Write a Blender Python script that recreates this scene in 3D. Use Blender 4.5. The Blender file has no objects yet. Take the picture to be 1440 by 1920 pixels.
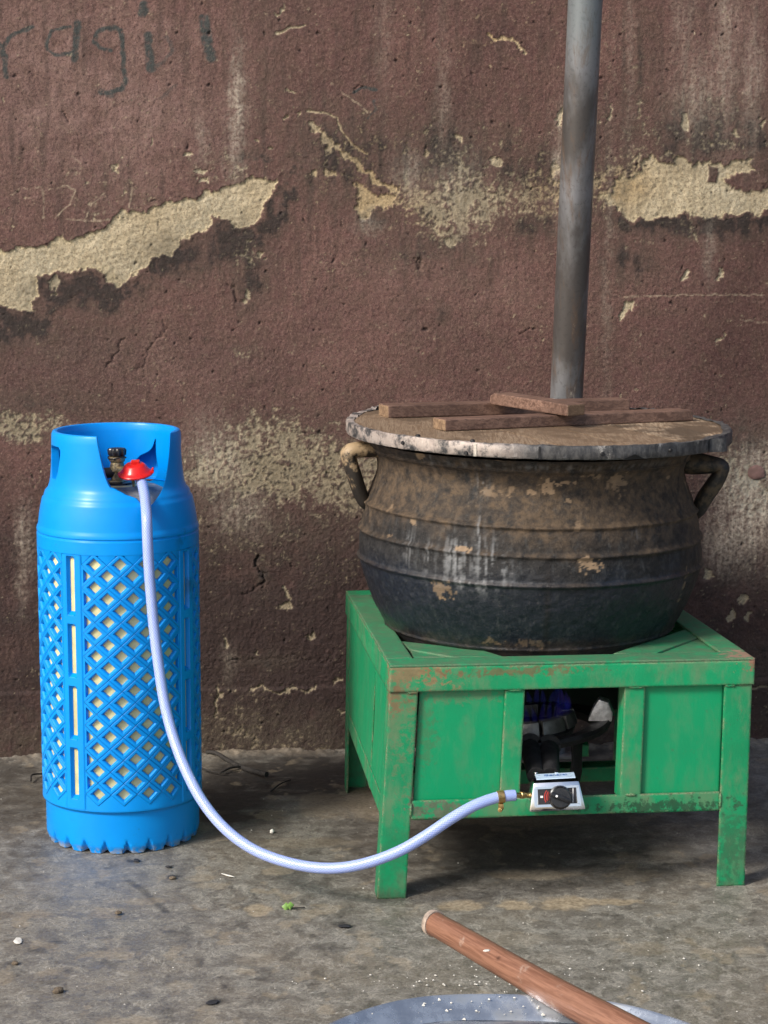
import bpy, bmesh, math, random
import numpy as np
from mathutils import Vector, Matrix
R_ = math.radians
random.seed(7)
S = bpy.context.scene
COL = S.collection

# ------------------------------------------------------------------ camera
CAM_H, PITCH, FPX = 1.2711, 0.1524, 4276.5
cam = bpy.data.cameras.new('camera'); camo = bpy.data.objects.new('camera', cam); COL.objects.link(camo)
camo.location = (0, 0, CAM_H); camo.rotation_euler = (math.pi/2 - PITCH, 0, 0)
cam.sensor_fit = 'HORIZONTAL'; cam.sensor_width = 36.0; cam.lens = 36.0*FPX/1440.0
cam.clip_start = 0.05; cam.clip_end = 500
S.camera = camo

# ------------------------------------------------------------------ light
SUN_AZ, SUN_EL = 229.0, 37.0          # compass style, 0 = +Y, clockwise
wd = bpy.data.worlds.new('World'); S.world = wd; wd.use_nodes = True
wn = wd.node_tree; bg = wn.nodes['Background']
sk = wn.nodes.new('ShaderNodeTexSky'); sk.sky_type = 'NISHITA'; sk.sun_disc = False
sk.sun_elevation = R_(SUN_EL); sk.sun_rotation = R_(SUN_AZ)
sk.air_density = 1.0; sk.dust_density = 3.0; sk.ozone_density = 0.6
wn.links.new(sk.outputs[0], bg.inputs[0]); bg.inputs[1].default_value = 0.075
sl = bpy.data.lights.new('sun', 'SUN'); slo = bpy.data.objects.new('sun', sl); COL.objects.link(slo)
sl.energy = 1.5; sl.angle = R_(13); sl.color = (1.0, 0.95, 0.87)
tosun = Vector((math.sin(R_(SUN_AZ))*math.cos(R_(SUN_EL)), math.cos(R_(SUN_AZ))*math.cos(R_(SUN_EL)), math.sin(R_(SUN_EL))))
slo.rotation_euler = tosun.to_track_quat('Z', 'Y').to_euler(); slo.location = tosun*20
S.view_settings.view_transform = 'Standard'; S.view_settings.look = 'None'
S.view_settings.gamma = 1.0; S.view_settings.use_curve_mapping = False
S.view_settings.exposure = 1.28

# ------------------------------------------------------------------ measuring helpers
CP, SP = math.cos(PITCH), math.sin(PITCH)
EYE = Vector((0, 0, CAM_H))
def ray(u, v):
    x, y = (u-720)/FPX, -(v-960)/FPX
    return Vector((x, CP + y*SP, -SP + y*CP))
def hit(u, v, p0, n):
    d = ray(u, v); n = Vector(n)
    return EYE + d*((Vector(p0)-EYE).dot(n)/d.dot(n))
def floor_at(u, v, z=0.0): return hit(u, v, (0, 0, z), (0, 0, 1))
def depth_at(u, v, y): return hit(u, v, (0, y, 0), (0, 1, 0))
WY, WA = 4.85, 0.0863
WDIR = Vector((math.cos(WA), math.sin(WA), 0)); WNRM = Vector((math.sin(WA), -math.cos(WA), 0))
def wall_sz(u, v):
    p = hit(u, v, (0, WY, 0), WNRM); return (p - Vector((0, WY, 0))).dot(WDIR), p.z

# ------------------------------------------------------------------ numpy noise
def _h(ix, iy, iz, seed):
    h = (ix.astype(np.int64)*374761393 + iy.astype(np.int64)*668265263 + iz.astype(np.int64)*2147483647 + seed*974634777) & 0xffffffff
    h = ((h ^ (h >> 13))*1274126177) & 0xffffffff
    h = ((h ^ (h >> 15))*2246822519) & 0xffffffff
    return (h ^ (h >> 16)) & 0xffffffff
def gn2(x, y, seed=0):
    ix, iy = np.floor(x), np.floor(y); fx, fy = x-ix, y-iy
    sx, sy = fx*fx*fx*(fx*(fx*6-15)+10), fy*fy*fy*(fy*(fy*6-15)+10)
    z = np.zeros_like(ix)
    def g(dx, dy):
        a = _h(ix+dx, iy+dy, z, seed)*(2*math.pi/4294967296.0)
        return np.cos(a)*(fx-dx) + np.sin(a)*(fy-dy)
    a = g(0, 0)*(1-sx) + g(1, 0)*sx; b = g(0, 1)*(1-sx) + g(1, 1)*sx
    return (a*(1-sy) + b*sy)*1.5
def fbm(x, y, octv=4, seed=0, gain=0.5, lac=2.07):
    t = np.zeros_like(x); a = 1.0; f = 1.0; n = 0.0
    for k in range(octv):
        t += a*gn2(x*f+17.3*k, y*f-9.1*k, seed+k*31); n += a; a *= gain; f *= lac
    return t/n
def vn3(x, y, z, seed=0):
    ix, iy, iz = np.floor(x), np.floor(y), np.floor(z); fx, fy, fz = x-ix, y-iy, z-iz
    sx, sy, sz = [f*f*(3-2*f) for f in (fx, fy, fz)]
    t = 0
    for dx in (0, 1):
        for dy in (0, 1):
            for dz in (0, 1):
                t = t + _h(ix+dx, iy+dy, iz+dz, seed)/4294967296.0*(sx if dx else 1-sx)*(sy if dy else 1-sy)*(sz if dz else 1-sz)
    return t*2-1
def fbm3(x, y, z, octv=4, seed=0, gain=0.5):
    t = 0; a = 1.0; f = 1.0; n = 0
    for k in range(octv):
        t = t + a*vn3(x*f+5.7*k, y*f, z*f-3.3*k, seed+k*13); n += a; a *= gain; f *= 2.05
    return t/n
def sst(a, b, x):
    t = np.clip((x-a)/(b-a), 0, 1); return t*t*(3-2*t)
def seg_dist(x, y, pts, closed=False):
    d = np.full(x.shape, 9.0)
    n = len(pts)
    for i in range(n if closed else n-1):
        (ax, ay), (bx, by) = pts[i], pts[(i+1) % n]
        vx, vy = bx-ax, by-ay; L = vx*vx+vy*vy+1e-12
        t = np.clip(((x-ax)*vx+(y-ay)*vy)/L, 0, 1)
        d = np.minimum(d, np.hypot(x-ax-t*vx, y-ay-t*vy))
    return d
def poly_sd(x, y, pts):
    ins = np.zeros(x.shape, bool); n = len(pts)
    for i in range(n):
        (ax, ay), (bx, by) = pts[i], pts[(i+1) % n]
        if ay == by: continue
        c = ((ay > y) != (by > y)) & (x < (bx-ax)*(y-ay)/(by-ay)+ax)
        ins ^= c
    d = seg_dist(x, y, pts, True)
    return np.where(ins, d, -d)             # positive inside

# ------------------------------------------------------------------ objects, meshes
def root_loc(o):
    return o.matrix_world.translation if o is not None else Vector((0, 0, 0))
ROOTS = {}
def thing(name, loc, label, cat, group=None):
    o = bpy.data.objects.new(name, None); COL.objects.link(o); o.location = loc
    o.empty_display_size = 0.05
    o['label'] = label; o['category'] = cat
    if group: o['group'] = group
    ROOTS[o.name] = Vector(loc)
    return o
def base_of(parent):
    while parent is not None:
        if parent.name in ROOTS: return ROOTS[parent.name]
        parent = parent.parent
    return Vector((0, 0, 0))
def tag(o, label, cat, group=None):
    o['label'] = label; o['category'] = cat
    if group: o['group'] = group
    return o
class G:
    """collects geometry in world coordinates"""
    def __init__(s): s.v = []; s.f = []; s.uv = {}
    def add(s, vs, fs, uvs=None):
        o = len(s.v); s.v += [tuple(p) for p in vs]
        for i, f in enumerate(fs):
            if uvs is not None: s.uv[len(s.f)] = uvs[i]
            s.f.append([o+k for k in f])
        return s
    def hexa(s, c):        # 8 corners: bottom 4 ccw, top 4 ccw
        return s.add(c, [(3, 2, 1, 0), (4, 5, 6, 7), (0, 1, 5, 4), (1, 2, 6, 5), (2, 3, 7, 6), (3, 0, 4, 7)])
    def box(s, c, size, m=None):
        hx, hy, hz = [k/2 for k in size]
        cs = [(-hx, -hy, -hz), (hx, -hy, -hz), (hx, hy, -hz), (-hx, hy, -hz), (-hx, -hy, hz), (hx, -hy, hz), (hx, hy, hz), (-hx, hy, hz)]
        M = Matrix.Translation(c) @ (m.to_4x4() if m else Matrix())
        return s.hexa([M @ Vector(k) for k in cs])
    def prism(s, poly, off):
        n = len(poly); off = Vector(off); a = [Vector(p) for p in poly]; b = [p+off for p in a]
        return s.add(a+b, [tuple(range(n-1, -1, -1)), tuple(range(n, 2*n))] + [(i, (i+1) % n, n+(i+1) % n, n+i) for i in range(n)])
    def tube(s, path, rad, n=12, cap=True, squash=(1, 1), up=None, uvscale=None, phase=0.0):
        path = [Vector(p) for p in path]; m = len(path)
        if not hasattr(rad, '__len__'): rad = [rad]*m
        vs = []; fs = []; uvs = [] if uvscale else None
        t0 = (path[1]-path[0]).normalized()
        u = Vector(up) if up else (Vector((0, 0, 1)) if abs(t0.z) < .9 else Vector((1, 0, 0)))
        L = 0
        Ls = []
        for i, p in enumerate(path):
            t = (path[min(i+1, m-1)]-path[max(i-1, 0)]).normalized()
            a = (u - t*u.dot(t)).normalized(); b = t.cross(a); u = a
            if i: L += (p-path[i-1]).length
            Ls.append(L)
            for k in range(n):
                an = 2*math.pi*k/n+phase
                vs.append(p + (a*math.cos(an)*squash[0] + b*math.sin(an)*squash[1])*rad[i])
        for i in range(m-1):
            for k in range(n):
                k2 = (k+1) % n
                fs.append((i*n+k, i*n+k2, (i+1)*n+k2, (i+1)*n+k))
                if uvscale:
                    uvs.append([(k/n, Ls[i]*uvscale), ((k+1)/n, Ls[i]*uvscale), ((k+1)/n, Ls[i+1]*uvscale), (k/n, Ls[i+1]*uvscale)])
        if cap:
            fs.append(tuple(range(n-1, -1, -1))); fs.append(tuple((m-1)*n+k for k in range(n)))
            if uvscale: uvs += [[(0, 0)]*n, [(0, 0)]*n]
        return s.add(vs, fs, uvs)
    def lathe(s, prof, c, n=48, closed=False, a0=0.0, warp=None):
        vs = []; fs = []; m = len(prof); c = Vector(c)
        for (r, z) in prof:
            for k in range(n):
                an = 2*math.pi*k/n + a0
                p = Vector((c.x + r*math.cos(an), c.y + r*math.sin(an), c.z + z))
                vs.append(warp(p) if warp else p)
        for i in range(m if closed else m-1):
            j = (i+1) % m
            for k in range(n):
                k2 = (k+1) % n; fs.append((i*n+k, i*n+k2, j*n+k2, j*n+k))
        if not closed:
            if prof[0][0] > 1e-6: fs.append(tuple(range(n-1, -1, -1)))
            if prof[-1][0] > 1e-6: fs.append(tuple((m-1)*n+k for k in range(n)))
        return s.add(vs, fs)
    def build(s, name, mat, parent=None, smooth=None, bevel=0.0, label=None, kind=None, recalc=True, origin=None):
        me = bpy.data.meshes.new(name); b = base_of(parent) if origin is None else Vector(origin)
        me.from_pydata([(p[0]-b.x, p[1]-b.y, p[2]-b.z) for p in s.v], [], s.f)
        if s.uv:
            ul = me.uv_layers.new(name='UVMap')
            for pi, pl in enumerate(me.polygons):
                if pi in s.uv:
                    for li, q in zip(pl.loop_indices, s.uv[pi]): ul.data[li].uv = q
        if recalc or bevel:
            bm = bmesh.new(); bm.from_mesh(me)
            if not s.uv: bmesh.ops.remove_doubles(bm, verts=bm.verts, dist=1e-6)
            bmesh.ops.recalc_face_normals(bm, faces=bm.faces)
            if bevel:
                es = [e for e in bm.edges if len(e.link_faces) == 2 and e.calc_face_angle(0) > 0.5]
                bmesh.ops.bevel(bm, geom=es, offset=bevel, segments=2, profile=0.6, affect='EDGES', clamp_overlap=True)
            bm.to_mesh(me); bm.free()
        me.materials.append(mat)
        fin(me, smooth)
        o = bpy.data.objects.new(name, me); COL.objects.link(o)
        o.parent = parent
        if origin is not None: o.location = Vector(origin) - base_of(parent)
        if label: o['label'] = label
        if kind: o['kind'] = kind
        return o
def fin(me, smooth):
    if smooth is not None:
        me.polygons.foreach_set('use_smooth', [True]*len(me.polygons))
        if smooth < 180: me.set_sharp_from_angle(angle=R_(smooth))
def grid_mesh(name, X, Y, Z, extra_v=None, extra_f=None):
    """arrays shaped (ny, nx) -> quad grid mesh"""
    ny, nx = X.shape
    co = np.stack([X, Y, Z], -1).reshape(-1, 3)
    i = np.arange(ny*nx).reshape(ny, nx)
    q = np.stack([i[:-1, :-1], i[:-1, 1:], i[1:, 1:], i[1:, :-1]], -1).reshape(-1, 4)
    if extra_v is not None:
        q = np.concatenate([q, np.array(extra_f)+0]); co = np.concatenate([co, np.array(extra_v)])
    me = bpy.data.meshes.new(name)
    me.vertices.add(len(co)); me.vertices.foreach_set('co', co.astype(np.float32).ravel())
    me.loops.add(q.size); me.loops.foreach_set('vertex_index', q.astype(np.int32).ravel())
    me.polygons.add(len(q)); me.polygons.foreach_set('loop_start', (np.arange(len(q))*4).astype(np.int32))
    me.update(calc_edges=True); me.validate()
    me.polygons.foreach_set('use_smooth', np.ones(len(me.polygons), bool))
    return me
def vattr(me, name, arrs):
    a = me.attributes.new(name, 'FLOAT_COLOR', 'POINT')
    n = len(me.vertices); out = np.zeros((n, 4), np.float32)
    for k, x in enumerate(arrs):
        x = np.ravel(x); out[:len(x), k] = x
    a.data.foreach_set('color', out.ravel())

# ------------------------------------------------------------------ material toolkit
class NT:
    def __init__(s, name):
        s.m = bpy.data.materials.new(name); s.m.use_nodes = True; s.t = s.m.node_tree
        s.b = s.t.nodes['Principled BSDF']; s._tc = None
    def n(s, typ, **kw):
        x = s.t.nodes.new(typ)
        for k, v in kw.items(): setattr(x, k, v)
        return x
    def put(s, sock, v):
        if isinstance(v, bpy.types.NodeSocket): s.t.links.new(v, sock)
        elif isinstance(v, (tuple, list)) and len(v) == 3 and sock.type == 'RGBA': sock.default_value = (*v, 1)
        else: sock.default_value = v
    def set(s, **kw):
        for k, v in kw.items(): s.put(s.b.inputs[k.replace('_', ' ')], v)
        return s
    def obj(s):
        if s._tc is None: s._tc = s.n('ShaderNodeTexCoord')
        return s._tc.outputs['Object']
    def uv(s):
        s.obj(); return s._tc.outputs['UV']
    def map(s, scale=(1, 1, 1), vec=None, rot=(0, 0, 0), loc=(0, 0, 0)):
        x = s.n('ShaderNodeMapping'); s.put(x.inputs['Vector'], vec or s.obj())
        x.inputs['Scale'].default_value = scale; x.inputs['Rotation'].default_value = rot; x.inputs['Location'].default_value = loc
        return x.outputs[0]
    def noise(s, scale=5, detail=4, rough=0.55, vec=None, dist=0.0):
        x = s.n('ShaderNodeTexNoise'); s.put(x.inputs['Vector'], vec or s.obj())
        x.inputs['Scale'].default_value = scale; x.inputs['Detail'].default_value = detail
        x.inputs['Roughness'].default_value = rough; x.inputs['Distortion'].default_value = dist
        return x.outputs[0]
    def voro(s, scale=5, vec=None, feat='F1', out=0, rand=1.0):
        x = s.n('ShaderNodeTexVoronoi', feature=feat); s.put(x.inputs['Vector'], vec or s.obj())
        x.inputs['Scale'].default_value = scale; x.inputs['Randomness'].default_value = rand
        return x.outputs[out]
    def wave(s, scale, vec=None, dist=0, detail=2, dscale=1, prof='SIN', direction='X'):
        x = s.n('ShaderNodeTexWave', wave_type='BANDS', bands_direction=direction, wave_profile=prof); s.put(x.inputs['Vector'], vec or s.obj())
        x.inputs['Scale'].default_value = scale; x.inputs['Distortion'].default_value = dist
        x.inputs['Detail'].default_value = detail; x.inputs['Detail Scale'].default_value = dscale
        return x.outputs[1]
    def ramp(s, fac, lo, hi, inv=False):
        x = s.n('ShaderNodeMapRange', interpolation_type='SMOOTHSTEP'); s.put(x.inputs[0], fac)
        x.inputs[1].default_value = lo; x.inputs[2].default_value = hi
        x.inputs[3].default_value = 1.0 if inv else 0.0; x.inputs[4].default_value = 0.0 if inv else 1.0
        return x.outputs[0]
    def rng(s, fac, a, b, c, d):
        x = s.n('ShaderNodeMapRange'); s.put(x.inputs[0], fac)
        for i, v in enumerate((a, b, c, d)): x.inputs[i+1].default_value = v
        return x.outputs[0]
    def mix(s, fac, a, b, blend='MIX'):
        x = s.n('ShaderNodeMix', data_type='RGBA', blend_type=blend); s.put(x.inputs[0], fac); s.put(x.inputs[6], a); s.put(x.inputs[7], b)
        return x.outputs[2]
    def ma(s, op, a, b=0.0, c=None, clamp=False):
        x = s.n('ShaderNodeMath', operation=op, use_clamp=clamp); s.put(x.inputs[0], a); s.put(x.inputs[1], b)
        if c is not None: s.put(x.inputs[2], c)
        return x.outputs[0]
    def attr(s, name):
        x = s.n('ShaderNodeAttribute', attribute_name=name); y = s.n('ShaderNodeSeparateColor'); s.t.links.new(x.outputs['Color'], y.inputs[0])
        return y.outputs[0], y.outputs[1], y.outputs[2], x.outputs['Alpha']
    def xyz(s, vec=None):
        y = s.n('ShaderNodeSeparateXYZ'); s.put(y.inputs[0], vec or s.obj()); return y.outputs
    def bump(s, h, strength=0.3, dist=0.002, normal=None):
        x = s.n('ShaderNodeBump'); s.put(x.inputs['Height'], h); x.inputs['Strength'].default_value = strength; x.inputs['Distance'].default_value = dist
        if normal is not None: s.put(x.inputs['Normal'], normal)
        s.t.links.new(x.outputs[0], s.b.inputs['Normal']); return x.outputs[0]
    def edge(s, radius=0.004, lo=0.002, hi=0.08):
        bv = s.n('ShaderNodeBevel', samples=4); bv.inputs[0].default_value = radius
        ge = s.n('ShaderNodeNewGeometry'); vm = s.n('ShaderNodeVectorMath', operation='DOT_PRODUCT')
        s.t.links.new(bv.outputs[0], vm.inputs[0]); s.t.links.new(ge.outputs['Normal'], vm.inputs[1])
        return s.ramp(s.ma('SUBTRACT', 1.0, vm.outputs['Value']), lo, hi), bv.outputs[0]
def simple(name, col, rough=0.5, metal=0.0, var=0.25, scale=30, bump=0.0, bscale=120, spec=0.5):
    t = NT(name); nz = t.noise(scale, 5)
    d = tuple(c*(1-var) for c in col); e = tuple(min(1, c*(1+var)) for c in col)
    t.set(Base_Color=t.mix(t.ramp(nz, .3, .7), d, e), Roughness=t.rng(t.noise(scale*2, 4), .3, .7, max(0, rough-.1), min(1, rough+.12)), Metallic=metal)
    t.b.inputs['Specular IOR Level'].default_value = spec
    if bump: t.bump(t.noise(bscale, 4), bump, 0.002)
    return t.m
M = {}
# ================================================================== STRUCTURE: wall
def axis(a, b, step, outer):
    core = np.arange(a, b+1e-9, step)
    lo = [x for x in outer if x < a-1e-6]; hi = [x for x in outer if x > b+1e-6]
    return np.concatenate([lo, core, hi])
def W(pts): return [wall_sz(u, v) for u, v in pts]
sA = axis(-0.90, 0.93, 0.0023, [-9, -6, -4, -3, -2.3, -1.8, -1.5, -1.3, -1.15, -1.05, -.97, 1.0, 1.1, 1.2, 1.35, 1.55, 1.8, 2.3, 3, 4, 6, 9])
zA = axis(-0.02, 1.65, 0.0023, [-0.3, 1.68, 1.72, 1.8, 1.9, 2.05, 2.3, 2.7, 3.2])
WS, WZ = np.meshgrid(sA, zA)
PX = 872.0                                            # photo pixels per metre at the wall
jit = lambda a, f, sd: a*fbm(WS*f, WZ*f, 4, sd)
xs = WS + jit(.020, 28, 1) + jit(.007, 110, 2); zs = WZ + jit(.020, 28, 3) + jit(.007, 110, 4)
xc = WS + jit(.006, 40, 5); zc = WZ + jit(.006, 40, 6)
nA = fbm(WS*9, WZ*9, 5, 10); nB = fbm(WS*34, WZ*34, 5, 11); nC = fbm(WS*95, WZ*95, 4, 12); nD = fbm(WS*200, WZ*200, 3, 13)
nV = fbm(WS*42, WZ*5, 5, 14); nV2 = fbm(WS*120, WZ*9, 4, 15); nL = fbm(WS*3.1, WZ*3.1, 4, 16)
def blob(u, v, ru, rv, x=xs, z=zs, rot=0.0):
    s0, z0 = wall_sz(u, v); a = (x-s0)*PX; b = -(z-z0)*PX; c, d = math.cos(rot), math.sin(rot)
    return np.exp(-(((a*c+b*d)/ru)**2 + ((-a*d+b*c)/rv)**2))
def band(v0, v1, soft, u0=None, u1=None, su=60):
    _, za = wall_sz(720, v0); _, zb = wall_sz(720, v1)
    m = sst(za+soft/PX, za-soft/PX, zs)*sst(zb-soft/PX, zb+soft/PX, zs)
    if u0 is not None: s0, _ = wall_sz(u0, 600); m = m*sst(s0-su/PX, s0+su/PX, xs)
    if u1 is not None: s1, _ = wall_sz(u1, 600); m = m*sst(s1+su/PX, s1-su/PX, xs)
    return m
peel = np.zeros_like(WS)
def peel_poly(pts, e=.0016):
    global peel
    sd = poly_sd(xs, zs, W(pts)); peel = np.maximum(peel, sst(-e, e, sd)); return sd
sdL = peel_poly([(-60, 478), (0, 470), (60, 462), (120, 448), (180, 440), (205, 418), (232, 398), (282, 400), (290, 384), (340, 378), (362, 370), (400, 360), (440, 340), (470, 335), (524, 334), (518, 356), (498, 372), (496, 402), (478, 424), (440, 431), (424, 410), (400, 405), (385, 432), (360, 437), (332, 456), (325, 471), (290, 485), (270, 502), (240, 524), (214, 538), (206, 515), (165, 505), (110, 508), (72, 517), (66, 550), (60, 588), (50, 585), (0, 570), (-60, 580)])
sdI = poly_sd(xs, zs, W([(70, 520), (110, 516), (113, 540), (100, 556), (72, 556)])); peel = np.where(sdI > 0, peel*sst(.002, .0, sdI), peel)
peel_poly([(84, 528), (104, 518), (114, 532), (104, 546), (88, 542)])
sdR = peel_poly([(1132, 372), (1152, 345), (1180, 330), (1200, 324), (1205, 302), (1215, 290), (1240, 306), (1262, 300), (1280, 294), (1300, 308), (1345, 300), (1362, 309), (1415, 294), (1415, 316), (1398, 326), (1382, 325), (1352, 342), (1400, 350), (1442, 340), (1500, 338), (1500, 392), (1440, 390), (1420, 406), (1390, 398), (1350, 400), (1320, 411), (1290, 399), (1240, 406), (1180, 414), (1165, 395), (1150, 380)])
sdS = poly_sd(xc, zc, W([(1328, 309), (1350, 314), (1346, 342), (1324, 345)])); peel = np.where(sdS > 0, peel*sst(.003, 0, sdS), peel)
sdT = poly_sd(xs, zs, W([(1352, 341), (1378, 330), (1400, 338), (1440, 340), (1440, 352), (1425, 362), (1385, 358), (1355, 348)])); peel = np.where(sdT > 0, peel*sst(.003, 0, sdT), peel)
peel_poly([(660, 348), (688, 352), (718, 370), (742, 362), (735, 382), (704, 396), (688, 416), (672, 404), (668, 372)])
def streak(pts, w0, x=None, z=None):
    global peel
    x = xs if x is None else x; z = zs if z is None else z
    d = seg_dist(x, z, W(pts)); wv = (w0/PX)*(0.75+.9*nB)
    peel = np.maximum(peel, sst(.001, -.001, d-wv))
streak([(582, 236), (604, 250), (624, 278), (658, 300), (700, 334), (742, 356)], 7.5)
streak([(576, 208), (606, 211), (630, 221), (640, 245), (660, 272), (688, 290)], 2.6, xc, zc)
streak([(918, 60), (945, 74), (990, 96)], 3, xs, zs)
streak([(518, 62), (545, 52), (572, 50)], 2.2, xc, zc); streak([(520, 25), (528, 18)], 4, xs, zs)
streak([(470, 1292), (545, 1296), (590, 1293)], 3.2, xs, zs)
streak([(1406, 1290), (1440, 1287)], 1.6, xc, zc)
streak([(1140, 225), (1150, 195)], 3.5, xs, zs); streak([(410, 1288), (406, 1345)], 3, xs, zs)
# dabs and flakes
dabs = [(1176, 582, 6, 20, .65), (1286, 518, 5, 13, .75), (1346, 517, 3, 14, .75), (1284, 232, 12, 13, 0), (1383, 250, 6, 5, 0), (1430, 226, 6, 5, 0), (1349, 633, 6, 5, 0), (1395, 1125, 9, 7, .3), (1368, 1152, 8, 7, 0), (1402, 1157, 5, 5, 0), (1328, 1072, 9, 5, .2),
        (928, 302, 13, 8, 0), (906, 310, 5, 4, 0), (860, 262, 7, 7, 0), (800, 290, 8, 4, 0), (588, 322, 6, 5, 0), (620, 326, 9, 8, .7), (585, 1190, 9, 6, .3), (535, 1135, 8, 10, 0), (536, 1110, 5, 14, 0), (630, 1280, 8, 5, 0), (480, 1222, 4, 8, -.4), (427, 1205, 4, 9, -.5), (380, 345, 10, 7, 0), (372, 322, 8, 5, .5), (352, 296, 5, 8, .9),
        (215, 318, 4, 9, -.3), (287, 270, 2.5, 6, 0), (1158, 372, 30, 14, 0), (845, 455, 7, 7, 0), (492, 478, 6, 9, 0), (470, 455, 7, 3, 0), (462, 555, 5, 9, 0), (8, 190, 2.5, 6, 0), (500, 270, 4, 3, 0), (480, 265, 4, 3, 0), (548, 172, 7, 4, 0), (560, 214, 4, 5, 0), (535, 222, 5, 5, 0), (1050, 215, 6, 18, 0), (1040, 315, 8, 20, .3), (700, 1150, 5, 5, 0), (640, 1330, 5, 6, 0)]
for u, v, ru, rv, ro in dabs:
    b = blob(u, v, ru, rv, xs, zs, ro); peel = np.maximum(peel, sst(.33, .45, b))
# mottled, half flaked zones: threshold noise under a soft envelope
env = (blob(860, 385, 105, 55)*1.15 + blob(850, 430, 50, 30)*.8 + blob(1010, 365, 70, 45)*1.05 + blob(770, 370, 30, 26)*.9 + blob(1110, 350, 40, 45)*.7
       + blob(1190, 350, 60, 50)*.5 + blob(50, 800, 95, 26)*1.25 + blob(20, 790, 40, 20)*.5 + blob(395, 880, 75, 40)*1.12 + blob(470, 815, 90, 42)*.92 + blob(560, 850, 80, 60)*.92
       + blob(440, 900, 60, 22)*.8 + blob(560, 905, 75, 34)*.9 + blob(640, 900, 60, 60)*.95 + blob(690, 900, 60, 60)*.9 + blob(470, 1390, 120, 40)*.42 + blob(570, 1400, 90, 30)*.45 + blob(1390, 880, 70, 45)*1.05
       + blob(1405, 960, 50, 60)*.9 + blob(460, 480, 30, 60)*.55 + blob(400, 320, 60, 34)*.62 + blob(180, 370, 90, 60)*.38 + blob(640, 300, 70, 80)*.5 + blob(850, 290, 120, 60)*.52 + blob(1180, 290, 60, 100)*.45 + blob(1330, 240, 120, 60)*.42 + blob(450, 660, 50, 12, rot=.15)*.62 + blob(1300, 440, 40, 40)*.45 + blob(500, 1000, 200, 110)*.40 + blob(440, 1330, 60, 70)*.45)
env0 = env; env = np.clip(env, 0, 1.15)
nm = .5 + .62*nB + .80*nC + .55*nD + .25*nA
peel = np.maximum(peel, (.72*sst(-.14, .44, nm + .74*env - 1.04) + .28*sst(.14, .28, nm + .70*env - 1.04))*np.clip(.8+.7*nA+.4*nC, .25, 1))
# sparse specks of pale grit everywhere
spk = sst(.60, .70, fbm(WS*150, WZ*150, 2, 40) + .22*sst(-.2, .5, nA) + .12*band(840, 1400, 60) + .08*band(240, 480, 60) + .1*np.clip(env0, 0, 1) - .19)
peel = np.clip(np.maximum(peel, spk*.9), 0, 1)
# grime: black mould under the flaked bands, grey-brown film above
grime = np.zeros_like(WS)
def fringe(sd, down, side=.004):
    below = sst(-.0, .012, -sd)*sst(down, .2*down, -sd)
    return below
_, z_l = wall_sz(0, 470)
lowL = (1-sst(-.002, .010, poly_sd(xs, zs-.0, W([(-60, 300), (560, 300), (530, 345), (240, 500), (60, 540), (-60, 560)]))))
grime = np.maximum(grime, fringe(sdL, .085)*lowL*np.clip(.62+1.2*nB+.9*nA+.5*nC, 0, 1.1))
grime = np.maximum(grime, fringe(sdR, .05)*band(395, 470, 12, 1150)*1.0*(.6+nB+.4))
for u, v, ru, rv, a in [(150, 545, 130, 40, .75), (330, 480, 100, 45, .7), (20, 610, 90, 40, .8), (430, 455, 60, 50, .75), (470, 520, 34, 70, .6), (700, 410, 40, 25, .7), (770, 470, 90, 40, .35), (830, 455, 60, 40, .6), (870, 480, 40, 60, .35),
                        (1010, 420, 80, 25, .55), (1320, 425, 130, 26, .85), (1180, 490, 60, 45, .5), (640, 290, 100, 90, .62), (820, 300, 190, 80, .6), (1000, 330, 110, 70, .6), (1330, 250, 190, 70, .62), (1150, 360, 60, 90, .5), (1200, 150, 30, 160, .35),
                        (500, 120, 40, 200, .22), (560, 860, 150, 90, .5), (420, 930, 90, 40, .5), (660, 880, 60, 70, .45), (540, 990, 190, 60, .35), (60, 760, 160, 40, .4), (1130, 560, 30, 160, .22), (830, 590, 16, 30, .5), (770, 600, 24, 90, .2), (490, 1075, 14, 40, .6), (500, 1240, 60, 20, .4), (150, 640, 200, 60, .25), (1400, 830, 70, 60, .5), (1430, 1240, 60, 50, .5), (500, 1390, 260, 60, .4)]:
    grime = np.maximum(grime, a*blob(u, v, ru, rv)*(1.0+.9*nB+.4*nC))
grime = np.maximum(grime, .75*np.clip(env, 0, 1)*np.clip(.55+1.2*nA+.8*nB, 0, 1)*(1-.7*np.clip(blob(1010, 365, 50, 30)+blob(700, 380, 60, 40)+blob(400, 870, 40, 30), 0, 1)))
grime = np.clip(1.45*grime*(.95+.8*nV*band(0, 520, 60)) + .13*np.clip(nA+.6*nB-.12, 0, 1), 0, 1)
# pale bloom: limewash drips, upper-left chalkiness
pale = np.zeros_like(WS)
for u, v, ru, rv, a in [(445, 205, 13, 95, .85), (438, 280, 14, 50, .5), (380, 260, 12, 40, .3), (1360, 90, 22, 150, .4), (1280, 80, 20, 130, .25), (1410, 160, 18, 120, .4), (1310, 180, 50, 70, .35), (1050, 300, 14, 90, .5), (770, 330, 28, 40, .4), (830, 180, 12, 130, .22), (45, 1010, 16, 60, .5), (40, 1080, 10, 60, .35),
                        (850, 350, 50, 60, .3), (1400, 950, 60, 95, 1.0), (1360, 1010, 45, 60, .7), (1420, 870, 50, 40, .8), (390, 850, 40, 70, .4), (450, 960, 50, 40, .4), (420, 860, 40, 60, .35), (1400, 900, 60, 60, .5), (690, 420, 22, 16, .5), (1140, 480, 8, 300, .18), (1330, 470, 10, 60, .3), (1180, 60, 8, 200, .2), (720, 60, 14, 120, .14), (430, 1240, 12, 30, .3)]:
    pale = np.maximum(pale, a*blob(u, v, ru, rv)*(.8+.9*nV2+.9*nC))
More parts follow.
